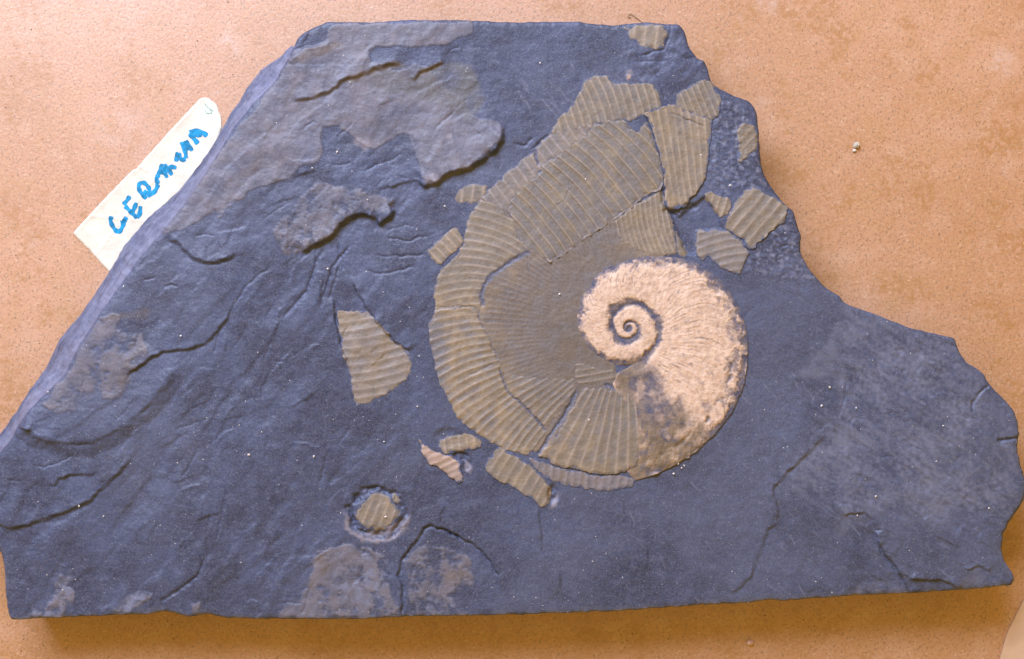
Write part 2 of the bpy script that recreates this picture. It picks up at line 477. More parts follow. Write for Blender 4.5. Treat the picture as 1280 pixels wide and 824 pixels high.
# slow swell + slaty flow on the left, fibrous cleavage on the right
H += fbm(PX, PY, 260, 3, 11) * 5
ca, sa = math.cos(math.radians(-55)), math.sin(math.radians(-55))
U = (PX * ca + PY * sa); Vv = (-PX * sa + PY * ca)
left = sst(620, 420, PX) * sst(180, 300, PY)
H += left * fbm(U / 4.0 + WX * 0.8, Vv + WY * 1.6, 52, 4, 21, 0.42) * 4.2 * np.clip(0.6 + 1.4 * fbm(PX, PY, 150, 2, 22), 0.1, 1.4)
ca, sa = math.cos(math.radians(38)), math.sin(math.radians(38))
U = (PX * ca + PY * sa); Vv = (-PX * sa + PY * ca)
right = sst(900, 1050, PX)
H += right * fbm(U / 4.5, Vv + WY * 0.4, 9, 3, 31) * 0.9
H += (0.35 + 0.65 * sst(180, 330, PY)) * 0 + fbm(PX, PY, 12, 4, 41) * 0.55 + fbm(PX, PY, 4, 2, 43) * 0.22
ul = area([(366, 60), (600, 20), (640, 160), (600, 230), (480, 300), (200, 300)], 25)
H += ul * (fbm(PX, PY, 40, 5, 51) * 2.0)

def terr(v, k):
    q_ = v * k; f_ = np.floor(q_); return (f_ + sst(0.80, 1.0, q_ - f_)) / k
ca, sa = math.cos(math.radians(-50)), math.sin(math.radians(-50))
U2 = (PX * ca + PY * sa); V2 = (-PX * sa + PY * ca)
TN = fbm(U2 / 2.6 + WX * 0.7, V2 + WY * 0.7, 120, 4, 601, 0.42) + 0.37
H += terr(TN, 2.6) * 2.4 * (0.15 + 0.85 * np.maximum(ul, left)) * (1 - 0.95 * sst(540, 590, PX) * sst(900, 860, PX))
TN2 = fbm(U / 2.4 + WX, Vv + WY, 90, 4, 611, 0.5)
H += right * terr(TN2, 3) * 2.6
# flake edges and steps
S1 = [(520, 228), (533, 234), (546, 228), (557, 217), (567, 214), (587, 211), (602, 201), (618, 189), (627, 176), (628, 162), (625, 154)]
S2 = [(375, 318), (390, 308), (414, 296), (420, 287), (430, 276), (445, 269), (459, 268), (469, 273), (475, 280), (484, 273), (494, 262)]
step(S1, 7.0, -1, 70, 1.6, 0.05, 0.10, 0.12, 14, 0.12)
step(S2, 7.5, -1, 60, 1.7, 0.10, 0.03, 0.15, 14, 0.10)
step([(470, 238), (479, 234), (504, 229), (528, 226)], 2.0, -1, 20, 1.0)
step([(361, 126), (390, 122), (414, 112), (430, 99), (459, 90), (479, 81), (492, 78), (506, 83)], 3.6, -1, 28, 1.8)
step([(517, 102), (524, 90), (541, 84), (556, 78)], 3.0, -1, 20, 1.2)
step([(360, 74), (382, 61), (402, 56), (414, 51)], 2.4, 1, 24, 1.2, 0.02, 0.2)
step([(206, 295), (219, 301), (233, 313), (247, 324), (266, 328), (282, 325), (290, 320), (319, 314)], 3.4, -1, 34, 2.0, 0.02, 0.35)
step([(151, 482), (165, 464), (183, 452), (204, 440), (236, 437), (256, 430), (272, 414), (290, 389), (300, 370)], 3.2, -1, 45, 1.0, 0.12, 0.3, 0.25, 14, 0.22)
crack([(160, 470), (183, 452), (204, 440), (236, 437), (256, 430), (272, 414)], 1.5, 0.9, 0.1, 0.3, 0.22)
step([(-6, 653), (16, 660), (31, 656), (61, 647), (100, 632), (112, 626), (130, 608), (151, 588), (159, 578), (180, 551)], 3.6, -1, 45, 1.8, 0.0, 0.3, 0.2, 20, 0.15)
step([(67, 609), (75, 598), (90, 592), (108, 593), (131, 587)], 3.0, -1, 25, 1.2, 0.05, 0.4)
step([(22, 530), (45, 545), (80, 556), (115, 556), (150, 540), (185, 512), (215, 472), (236, 440)], 7.0, -1, 60, 10, 0.05, 0.2, 0.15, 30)
step([(24, 533), (45, 539)], 3, -1, 20, 1.0, 0.02, 0.4)
step([(1056, 645), (1060, 641), (1075, 640), (1085, 645), (1091, 653), (1096, 665)], 2.2, -1, 25, 0.9, 0.05, 0.05)
step([(1094, 664), (1096, 675), (1104, 691), (1118, 709), (1132, 730), (1138, 740)], 4.0, -1, 40, 1.0, 0.05, 0.0, 0.4, 14, 0.1)
crack([(1098, 680), (1104, 691), (1118, 709), (1132, 730)], 3.5, 1.8, 0.15, 0.1, 0.1)
step([(1136, 724), (1159, 723), (1175, 723), (1193, 731), (1200, 736)], 4.0, -1, 24, 1.4, 0.1, 0.1)
step([(1205, 712), (1222, 706), (1236, 714)], 2.0, -1, 18, 1.4)
step([(1030, 540), (1022, 554), (1004, 571), (967, 606), (965, 616), (973, 644), (973, 660)], 2.0, 1, 30, 1.8)
step([(973, 650), (960, 662), (949, 692), (939, 719), (922, 737), (905, 743)], 1.8, 1, 30, 1.8, 0.1, 0.2)
ARCH = [(503, 772), (505, 735), (499, 720), (502, 710), (507, 694), (519, 680), (531, 663), (541, 659), (555, 662), (572, 669), (590, 682), (602, 690), (614, 704), (625, 732), (633, 753)]
step(ARCH, 2.0, -1, 30, 1.0, 0, 0.1)
crack(ARCH, 3.2, 1.3, 0, 0.25, 0.45)
crack([(528, 665), (541, 657), (560, 664), (580, 672)], 2.2, 2.2, 0.2, 0.2, 0.6)
step([(672, 628), (675, 660), (676, 688), (685, 702), (698, 719), (702, 743)], 1.8, 1, 26, 1.2)
step([(776, 622), (779, 640), (792, 660), (808, 686), (812, 716)], 0.9, 1, 20, 1.0)
step([(416, 370), (419, 402), (424, 418), (429, 440), (437, 462)], 2.6, 1, 26, 0.9, 0.1, 0.2)
crack([(417, 378), (419, 392), (421, 408), (428, 436)], 2.5, 1.3)
step([(436, 346), (449, 369), (462, 388), (478, 410), (494, 426), (514, 440)], 3.2, -1, 40, 1.1, 0.15, 0.05)
for pts, dp, w in [
    ([(421, 298), (424, 314), (428, 322), (428, 340)], 2.5, 1.0),
    ([(440, 303), (429, 318), (415, 335), (410, 353), (402, 382)], 3.0, 1.8),
    ([(466, 317), (482, 320), (506, 319), (533, 318)], 1.8, 1.1),
    ([(455, 336), (468, 342), (488, 341), (521, 332)], 1.8, 1.4),
    ([(481, 297), (496, 299), (510, 302), (524, 296), (537, 295)], 2.0, 1.0),
    ([(408, 309), (396, 330), (384, 362), (363, 389), (353, 401)], 2.2, 2.6),
    ([(405, 346), (403, 365), (401, 384)], 2.0, 1.2),
    ([(428, 322), (422, 340), (416, 360), (413, 376)], 2.0, 1.4),
    ([(339, 334), (306, 358), (290, 387), (282, 403)], 1.8, 1.5),
    ([(243, 296), (255, 294), (268, 294)], 1.5, 1.0),
    ([(178, 349), (196, 347)], 1.8, 1.2), ([(206, 358), (213, 356), (222, 358)], 1.8, 1.2),
    ([(250, 556), (240, 576), (228, 600)], 1.4, 1.6), ([(284, 610), (276, 650), (270, 680)], 1.2, 1.8),
    ([(240, 660), (226, 690)], 1.2, 1.5), ([(200, 770), (203, 750), (222, 740), (246, 722), (258, 690)], 2.4, 2.2),
    ([(262, 700), (258, 670), (265, 640)], 1.2, 2.0), ([(410, 560), (404, 590), (400, 608)], 1.4, 1.8),
    ([(1244, 552), (1258, 549), (1277, 547)], 5.0, 2.0), ([(1240, 479), (1226, 492), (1216, 503), (1215, 518)], 2.6, 1.8),
    ([(801, 78), (812, 77), (831, 75)], 2.0, 1.0), ([(800, 72), (815, 66), (831, 61)], 2.4, 1.4),
    ([(836, 30), (837, 42), (830, 58), (828, 62)], 1.8, 1.2), ([(812, 90), (822, 98), (828, 112), (830, 126)], 1.6, 1.3),
    ([(1200, 632), (1212, 645)], 1.2, 0.9), ([(1100, 572), (1112, 569), (1120, 573)], 1.0, 0.9),
    ([(985, 290), (1000, 293)], 2.0, 1.2), ([(965, 310), (985, 306), (1000, 312)], 2.0, 1.4),
    ([(990, 468), (1003, 478), (1012, 500), (1024, 530)], 0.9, 1.0), ([(1045, 440), (1060, 465), (1058, 495), (1046, 525)], 1.0, 1.4),
    ([(30, 600), (10, 600)], 1.0, 0.9), ([(395, 150), (380, 160)], 1.6, 1.4), ([(414, 207), (430, 206), (440, 203)], 1.4, 1.2),
    ([(457, 215), (468, 207), (486, 200), (504, 190)], 1.4, 1.2), ([(100, 440), (96, 446)], 1.2, 1.5),
    ([(560, 64), (575, 58)], 1.2, 1.0), ([(640, 180), (655, 182), (668, 172)], 2.4, 1.6), ([(664, 190), (676, 176), (688, 168)], 3.0, 1.6),
]:
    crack(pts, dp * 0.8, w * 0.8)
rgc = random.Random(77)
for _ in range(95):
    if rgc.random() < 0.62:
        x0, y0 = rgc.uniform(20, 560), rgc.uniform(260, 770); a_ = math.radians(rgc.gauss(122, 16))
    elif rgc.random() < 0.5:
        x0, y0 = rgc.uniform(300, 620), rgc.uniform(50, 290); a_ = math.radians(rgc.gauss(150, 22))
    else:
        x0, y0 = rgc.uniform(960, 1260), rgc.uniform(400, 740); a_ = math.radians(rgc.gauss(38, 9))
    n_ = rgc.randint(3, 6); pl = [(x0, y0)]
    for k in range(n_):
        a_ += rgc.gauss(0, 0.22); q_ = rgc.uniform(6, 15); pl.append((pl[-1][0] + math.cos(a_) * q_, pl[-1][1] + math.sin(a_) * q_))
    if any(math.hypot(x - 700, y - 390) < 205 for x, y in pl): continue
    if rgc.random() < 0.55: step(pl, rgc.uniform(0.5, 1.3), rgc.choice((1, -1)), rgc.uniform(8, 22), 0.8, 0.3, 0.3, 0.2, 8, 0.5)
    else: crack(pl, rgc.uniform(0.6, 1.4), rgc.uniform(0.7, 1.1), 0.3, 0.3, 0.6)
for _ in range(46):
    z_ = rgc.random()
    if z_ < 0.5: x0, y0, a_ = rgc.uniform(40, 520), rgc.uniform(280, 760), rgc.gauss(-55, 14)
    elif z_ < 0.72: x0, y0, a_ = rgc.uniform(300, 620), rgc.uniform(50, 260), rgc.gauss(-25, 20)
    else: x0, y0, a_ = rgc.uniform(980, 1250), rgc.uniform(420, 725), rgc.gauss(38, 10)
    if math.hypot(x0 - 700, y0 - 390) < 250: continue
    l_, b_ = rgc.uniform(14, 48), rgc.uniform(5, 15); ca_, sa_ = math.cos(math.radians(a_)), math.sin(math.radians(a_)); pg = []
    m_ = rgc.randint(6, 9)
    for k in range(m_):
        th_ = 2 * math.pi * k / m_ + rgc.uniform(-0.25, 0.25); q_ = rgc.uniform(0.65, 1.1)
        u_, v_ = l_ * q_ * math.cos(th_), b_ * q_ * math.sin(th_)
        pg.append((x0 + u_ * ca_ - v_ * sa_, y0 + u_ * sa_ + v_ * ca_))
    s_ = win(pg, 12)
    f_ = sst(-0.7, 0.7, sdf(PX[s_] + JX[s_] * 0.9, PY[s_] + JY[s_] * 0.9, pg))
    ramp_ = np.clip(0.5 + ((PX[s_] - x0) * ca_ + (PY[s_] - y0) * sa_) / (2 * l_) * rgc.choice((-1, 1)), 0, 1)
    H[s_] += f_ * ramp_ * rgc.uniform(0.6, 1.3) * rgc.choice((1, 1, -0.8))
# seams between the plates of the shell, filled with slate
crack([(664, 313), (650, 320), (637, 328), (624, 337), (614, 345), (605, 358), (602, 370), (603, 385)], 1.0, 2.2, 0.03, 0.05, 0.25, 0.9)
crack([(624, 460), (627, 471), (636, 489), (650, 503), (661, 516), (672, 527), (684, 540)], 1.8, 1.0, 0.05, 0.05, 0.3, 0.8)
crack([(724, 484), (716, 500), (702, 525), (690, 541), (682, 552), (673, 566)], 1.6, 1.9, 0.1, 0.0, 0.3, 0.9)
crack([(752, 480), (765, 483), (778, 488)], 1.0, 2.0, 0.2, 0.05, 0.3, 0.9)
crack([(548, 385), (575, 383), (598, 385)], 0.8, 0.8, 0.1, 0.1, 0.3, 0.4)
crack([(598, 385), (599, 398), (606, 415), (616, 434), (624, 456)], 1.0, 0.9, 0.05, 0.05, 0.3, 0.4)
crack([(670, 187), (669, 196), (674, 207)], 1.5, 1.4, 0.05, 0.1, 0.2, 0.9)
crack([(838, 140), (856, 150), (880, 158)], 1.6, 0.8, 0.1, 0.1, 0.3, 0.2)
crack([(690, 260), (705, 252), (712, 238), (700, 230)], 0.5, 0.9, 0.2, 0.2, 0.3, 0.2)
crack([(584, 470), (600, 462), (618, 454)], 0.9, 0.8, 0.2, 0.2, 0.3, 0.2)
crack([(701, 532), (712, 540), (716, 548)], 0.8, 0.7, 0.2, 0.2, 0.3, 0.2)
crack([(662, 316), (661, 330), (662, 345)], 0.6, 0.6, 0.2, 0.2, 0.3, 0.3)
# pits, moats and the prepared hollow beside the raised plate
def pit(cx, cy, rx, ry, dep, seed=0):
    s_ = win([(cx - rx, cy - ry), (cx + rx, cy + ry)], 10)
    r = np.hypot((PX[s_] + WX[s_] * .5 - cx) / rx, (PY[s_] + WY[s_] * .5 - cy) / ry)
    H[s_] -= dep * sst(1.15, 0.6, r) * (0.8 + 0.5 * FINE[s_])
pit(576, 570, 10, 7, 4.5); pit(583, 581, 5, 8, 2.5); pit(691, 617, 7, 12, 4.5); pit(560, 548, 22, 12, 1.8)
r = np.hypot((PX + WX * .35 - 471) / 36.0, (PY + WY * .35 - 641) / 31.0)
r = r + fbm(PX, PY, 16, 3, 73) * 0.22
H -= 4.2 * np.exp(-((r - 0.92) / 0.12) ** 2) * np.clip(0.75 + 1.5 * fbm(PX, PY, 14, 3, 74), 0.15, 1.4)
HOL = area([(828, 246), (833, 264), (850, 270), (866, 256), (882, 246), (898, 272), (906, 287), (872, 288), (868, 318), (858, 318), (845, 288)], 2)
H -= HOL * 3.5
pit(840, 266, 12, 4, 3.0); pit(863, 258, 10, 5, 2.5); pit(829, 246, 4, 12, 3)
ROUGH = np.maximum(area([(893, 150), (905, 120), (940, 138), (946, 200), (962, 236), (950, 242), (930, 236), (905, 242), (885, 232)], 6),
                   area([(985, 262), (1001, 290), (1001, 312), (1030, 356), (960, 345), (928, 338), (940, 316), (962, 293)], 6))
H += ROUGH * (np.abs(fbm(PX, PY, 9, 3, 71)) * 2.0 + fbm(U / 3, Vv, 5, 2, 72) * 0.9)
BUMP2 = area([(780, 60), (850, 40), (880, 80), (870, 105), (830, 100), (790, 100)], 14)
H += BUMP2 * fbm(PX, PY, 26, 4, 81) * 3.5
# towards the rims the face rounds off a little
DEDGE = np.full(PX.shape, 50.0)
_o = OUTLINE[::3]
for k in range(len(_o) - 1):
    a_, b_ = _o[k], _o[k + 1]
    s_ = win([a_, b_], 14)
    d_, _, _ = seg_dist(PX[s_], PY[s_], [a_, b_]); DEDGE[s_] = np.minimum(DEDGE[s_], d_)
H -= 2.2 * np.exp(-DEDGE / 2.5) * (1.0 + FINE)

# stains
NZ = fbm(PX, PY, 22, 5, 91); NZ2 = fbm(PX, PY, 60, 5, 92)
MV = area([(366, 60), (420, 30), (590, 27), (592, 43), (560, 55), (520, 60), (470, 58), (460, 70), (520, 70), (560, 112), (600, 150), (627, 153),
           (629, 170), (612, 192), (590, 213), (562, 216), (545, 229), (528, 224), (520, 190), (512, 168), (495, 168), (480, 180),
           (465, 188), (445, 178), (437, 165), (420, 155), (402, 158), (400, 200), (380, 207), (355, 225), (330, 232), (310, 240),
           (225, 290), (200, 296), (268, 199), (345, 100)], 1.0, 0.8)
MV *= 1 - area([(362, 64), (380, 40), (395, 30), (412, 24), (408, 49), (395, 57)], 2, 0.2)
MV *= 1 - 0.85 * area([(458, 62), (500, 62), (560, 58), (592, 44), (640, 40), (620, 90), (612, 130), (600, 148), (570, 120), (556, 96), (520, 80), (495, 90), (462, 78)], 5, 0.6)
M2 = area([(345, 290), (350, 272), (366, 262), (382, 240), (400, 228), (430, 232), (462, 244), (490, 246), (494, 262), (478, 270), (462, 266), (445, 267), (425, 283), (412, 296), (382, 312), (362, 321), (350, 312)], 4, 0.7)
MV = np.maximum(MV, M2 * (0.55 + 0.35 * NZ2))
for poly, k in [
    ([(78, 472), (100, 432), (124, 394), (145, 398), (152, 418), (180, 415), (187, 440), (165, 470), (148, 495), (110, 502), (75, 520), (52, 502)], 0.75),
    ([(378, 745), (400, 700), (412, 688), (440, 680), (480, 688), (470, 705), (490, 730), (504, 772), (340, 776), (360, 755)], 0.85),
    ([(507, 700), (530, 680), (560, 684), (592, 700), (592, 735), (560, 747), (605, 770), (520, 770), (508, 740)], 0.6),
    ([(15, 778), (50, 762), (70, 748), (63, 735), (75, 718), (92, 722), (86, 740), (96, 752), (75, 772)], 0.8),
    ([(125, 766), (150, 748), (165, 740), (192, 742), (175, 762)], 0.6), ([(238, 770), (240, 752), (248, 752), (248, 770)], 0.6),
    ([(100, 470), (124, 470), (152, 440), (168, 460), (150, 492), (110, 506), (60, 512)], 0.55),
    ([(225, 240), (260, 220), (300, 200), (330, 150), (360, 150), (330, 230), (270, 275)], 0.5)]:
    m_ = area(poly, 2.2, 1.4)
    MV = np.maximum(MV, m_ * k * np.clip(0.75 + 0.9 * NZ, 0, 1.15))
MV = sst(0.26, 0.60, MV + (0.42 * fbm(PX, PY, 12, 4, 93) + 0.25 * fbm(PX, PY, 4, 2, 94)) * sst(0.01, 0.2, MV)) * np.clip(0.82 + 0.5 * NZ2 + 0.5 * NZ, 0.25, 1.0)
H += MV * 0.9
PALE = 0.60 * area([(1058, 384), (1193, 424), (1275, 560), (1270, 640), (1190, 650), (1100, 645), (1080, 640), (1055, 660), (1044, 640), (966, 612), (1000, 572), (1034, 530), (1042, 440)], 26, 1.6) * np.clip(0.55 + 1.2 * NZ2 + 1.0 * fbm(U / 3.0, Vv, 9, 4, 79) + 0.9 * fbm(PX, PY, 5, 2, 80), 0, 1.3)
PALE = np.maximum(PALE, 0.5 * area([(1020, 752), (1080, 730), (1120, 728), (1136, 742), (1060, 750)], 4, 1) * np.clip(0.6 + 1.5 * NZ, 0, 1))
PALE = np.maximum(PALE, 0.55 * area([(1200, 736), (1206, 716), (1220, 708), (1232, 730)], 5, 1) * np.clip(0.6 + NZ, 0, 1))
PALE = np.maximum(PALE, 0.35 * sst(9, 2, DEDGE) * np.clip(0.5 + 1.6 * NZ, 0, 1) * sst(600, 700, PY))
PALE = np.maximum(PALE, 0.8 * ROUGH * sst(0.08, 0.30, fbm(PX, PY, 7, 3, 75)))
# crystal-white scratches and grains on the lower right
sc_ = sst(0.42, 0.60, fbm(U / 5.0, Vv, 4.0, 2, 77)) * sst(700, 900, PX)
PALE = np.maximum(PALE, 0.45 * sc_)
PALE = np.maximum(PALE, 0.65 * area([(1000, 466), (1020, 440), (1050, 400), (1060, 410), (1044, 432), (1060, 470), (1054, 505), (1046, 530), (1050, 490), (1036, 470), (1020, 475)], 6, 1.0) * np.clip(0.7 + NZ, 0, 1))
for poly in ([(15, 776), (50, 760), (70, 746), (64, 735), (76, 718), (92, 722), (86, 740), (96, 752), (75, 772)], [(128, 766), (150, 748), (165, 740), (190, 742), (174, 760)],
             [(505, 768), (530, 745), (562, 748), (580, 768)], [(420, 735), (450, 690), (480, 690), (490, 740), (440, 770)], [(1025, 752), (1085, 728), (1130, 732), (1120, 744)]):
    PALE = np.maximum(PALE, 0.9 * area(poly, 6, 1.3) * sst(-0.02, 0.28, fbm(PX, PY, 13, 4, 78)))
for _ in range(70):
    if rgc.random() < 0.35: x0, y0 = rgc.gauss(690, 60), rgc.gauss(110, 35)
    else: x0, y0 = rgc.uniform(780, 1230), rgc.uniform(400, 735)
    a_ = math.radians(rgc.gauss(52, 14)); q_ = rgc.uniform(4, 22); pl = [(x0, y0), (x0 + math.cos(a_) * q_, y0 + math.sin(a_) * q_)]
    s_ = win(pl, 5); d_, _, t_ = seg_dist(PX[s_], PY[s_], pl)
    PALE[s_] = np.maximum(PALE[s_], rgc.uniform(0.25, 0.7) * sst(1.3, 0.3, d_))
PALE = np.clip(PALE, 0, 1)
OCH = 0.75 * np.maximum.reduce([
    area([(363, 74), (383, 62), (404, 57), (424, 50), (430, 56), (405, 68), (380, 80)], 4, 0.5) * 0.8,
    area([(430, 98), (459, 89), (480, 79), (494, 76), (508, 82), (492, 84), (460, 96), (432, 106)], 3, 0.3),
    area([(520, 98), (526, 88), (552, 77), (552, 84), (530, 94)], 2, 0.3),
    area([(380, 165), (400, 152), (396, 162)], 3, 0.5) * 0.8, area([(305, 220), (330, 190), (322, 222)], 5, 0.6) * 0.5,
    area([(128, 400), (150, 392), (186, 388), (182, 398), (150, 402)], 4, 0.9) * 0.7, area([(155, 455), (184, 425), (186, 448), (160, 470), (150, 490), (146, 478)], 3, 0.8) * 0.6,
    area([(378, 310), (392, 300), (416, 290), (422, 296), (394, 310)], 3, 0.3) * 0.4,
    area([(400, 690), (412, 686), (414, 712), (402, 718)], 4, 0.8) * 0.6, area([(382, 728), (392, 722), (392, 738)], 3, 0.8) * 0.6,
    area([(552, 726), (585, 700), (588, 724), (574, 736)], 5, 1.2) * 0.5])
OCH = np.clip(OCH * np.clip(0.7 + NZ, 0.2, 1.2), 0, 1)
OLV = 0.8 * area([(500, 88), (530, 96), (560, 80), (588, 80), (602, 106), (606, 124), (596, 140), (582, 149), (562, 140), (545, 128), (520, 122), (465, 110), (462, 96), (480, 86)], 4, 0.5) * np.clip(0.8 + NZ, 0, 1)
RIM = 0.55 * np.maximum.reduce([
    np.exp(-((r - 1.12) / 0.07) ** 2) * sst(-10, 18, PY - 641) ,
    area([(455, 668), (478, 660), (505, 648), (507, 655), (488, 668), (465, 674)], 2, 0.3) * 0.7,
    area([(692, 625), (698, 615), (696, 632), (688, 636)], 2, 0.2),
    area([(582, 575), (590, 585), (588, 592), (580, 588)], 2, 0.2) * 0.8])
for cx_, cy_, rr in [(384, 27, 6), (563, 171, 4), (447, 177, 7), (455, 182, 7), (541, 224, 9), (785, 93, 5), (756, 103, 8)]:
    RIM = np.maximum(RIM, 0.35 * sst(rr * 1.3, rr * 0.5, np.hypot(PX + WX * .6 - cx_, PY + WY * .6 - cy_)))
RIM = np.clip(np.maximum(RIM, 0.6 * sst(2.6, 0.4, DEDGE) * sst(690, 730, PY) * np.clip(0.4 + 1.4 * NZ, 0, 1)), 0, 1)

def sample(F_, px, py):
    x = np.clip((px - GX[0]) / GH, 0, len(GX) - 1.001); y = np.clip((py - GY[0]) / GH, 0, len(GY) - 1.001)
    i = x.astype(int); j = y.astype(int); fx = x - i; fy = y - j
    return (F_[j, i] * (1 - fx) + F_[j, i + 1] * fx) * (1 - fy) + (F_[j + 1, i] * (1 - fx) + F_[j + 1, i + 1] * fx) * fy

# ------------------------------------------------------------------ the slab
slab = bpy.data.objects.new("ammonite_fossil", None); COL.objects.link(slab); slab["kind"] = "thing"
tag(slab, "dark blue grey slate slab with a ribbed ammonite fossil split open on its face", "fossil")
slab.empty_display_size = 0.05

def make_slate():
    px, py, q, re, rim = clip_grid(OUTLINE, GH)
    z = T + sample(H, px, py) * S
    V = to_world(px, py, z)
    masks = np.stack([sample(MV, px, py), sample(PALE, px, py), sample(OCH, px, py)], 1)
    masks2 = np.stack([sample(OLV, px, py), sample(RIM, px, py), np.zeros(len(px))], 1)
    # sides: rings from the rim down to the table
    M = 26
    rx, ry = px[rim], py[rim]
    d, sg, t = seg_dist(rx, ry, CREST)
    C = np.array(CREST, float); O = np.array(OUTER, float)
    L = np.hypot(*(C[1:] - C[:-1]).T); cum = np.concatenate([[0], np.cumsum(L)]) / L.sum()
    ox = np.interp(t, cum, O[:, 0]) - np.interp(t, cum, C[:, 0]); oy = np.interp(t, cum, O[:, 1]) - np.interp(t, cum, C[:, 1])
    isl = d < 2.5
    # a length coordinate round the rim, for strata noise
    ang = np.arctan2(ry - 430, rx - 640)
    rings = []; m1 = []; m2 = []
    top = V[rim]
    bx = np.where(isl, (rx + ox - 640) * S * KT, (640 + (rx - 640) * 0.985 - 640) * S)
    by = np.where(isl, (412 - ry - oy) * S * KT, (412 - (430 + (ry - 430) * 0.985)) * S)
    lab = sst(0.10, 0.16, t) * sst(0.56, 0.5, t) * isl
    bz = 0.00015 + 0.0012 * lab
    for k in range(1, M + 1):
        f = k / M
        ff = f ** 0.85
        wob = fbm(rx * 0.4 + ry * 0.3, np.full(len(rx), k * 3.7), 9, 3, 400) * S * 9 * math.sin(math.pi * min(1, f * 1.0)) \
            + fbm(rx, ry + k * 55, 45, 3, 410) * S * 9 * math.sin(math.pi * f)
        nx = np.where(isl, -0.8, np.cos(ang)); ny = np.where(isl, 0.55, -np.sin(ang))
        wob = np.where(isl, wob, -np.abs(wob) - 0.3 * S * k ** 0.5)
        x = top[:, 0] + (bx - top[:, 0]) * ff + nx * wob
        y = top[:, 1] + (by - top[:, 1]) * ff + ny * wob
        zz = top[:, 2] + (bz - top[:, 2]) * f
        rings.append(np.stack([x, y, zz], 1))
        mm = np.zeros((len(rx), 3)); mm[:, 1] = np.where(isl, 0.35 + 0.3 * (f < 0.45) + 0.25 * fbm(rx, ry + k * 9, 18, 3, 420), 0.15)
        m2_ = np.zeros((len(rx), 3)); m2_[:, 2] = np.clip(np.where(isl, 0.78 + 0.5 * fbm(rx * 0.35, ry * 0.35 + k * 7.0, 12, 3, 420) + 0.22 * fbm(rx, ry + k * 9, 7, 2, 422) - 0.30 * sst(-8, 8, f * 60 - 30 + 26 * fbm(rx, ry, 40, 3, 421)), 0.1), 0, 1)  # third channel: bevel mask for pale rock and its painted sky reflection
        mm[:, 1] = 0
        m1.append(mm); m2.append(m2_)
    idx = np.full(len(px), -1); idx[rim] = np.arange(len(rim)); nb = len(px); nr = len(rim)
    def vid(v, k): return v if k == 0 else nb + (k - 1) * nr + idx[v]
    fs = [q[:, ::1]]
    a, b = re[:, 0], re[:, 1]
    for k in range(M):
        fs.append(np.stack([vid(b, k), vid(a, k), vid(a, k + 1), vid(b, k + 1)], 1))
    Vall = np.concatenate([V] + rings); A1 = np.concatenate([masks] + m1); A2 = np.concatenate([masks2] + m2)
    o = mesh_obj("slate", Vall, np.concatenate(fs), M_SLATE, slab, {"stain": A1, "stain_and_sky": A2})
    return o
make_slate()

# ------------------------------------------------------------------ shell plates
CX, CY = 785.6, 410.5
def ribs_dir(ang, sp, curve=0.0, c=(700, 250), sharp=2.2, fan=0.0):
    """straight-ish ribs: phase grows along ang (deg, image), bowed by curve, fanning by fan"""
    a = math.radians(ang); ux, uy = math.cos(a), math.sin(a)
    def f(x, y):
        u = (x - c[0]) * ux + (y - c[1]) * uy; v = -(x - c[0]) * uy + (y - c[1]) * ux
        ph = (u + curve * v * v) / (sp * (1 + fan * v))
        return ph
    return f
def ribs_rad(n, sweep=0.0, c=(CX, CY), off=0.0):
    """n ribs round the circle, swept back with radius"""
    def f(x, y):
        th = np.arctan2(y - c[1], x - c[0]); rr = np.hypot(x - c[0], y - c[1])
        th = np.where(th < 0, th + 2 * math.pi, th)
        return n * th / (2 * math.pi) + sweep * ((rr - 150) / 60.0) ** 2 + off
    return f

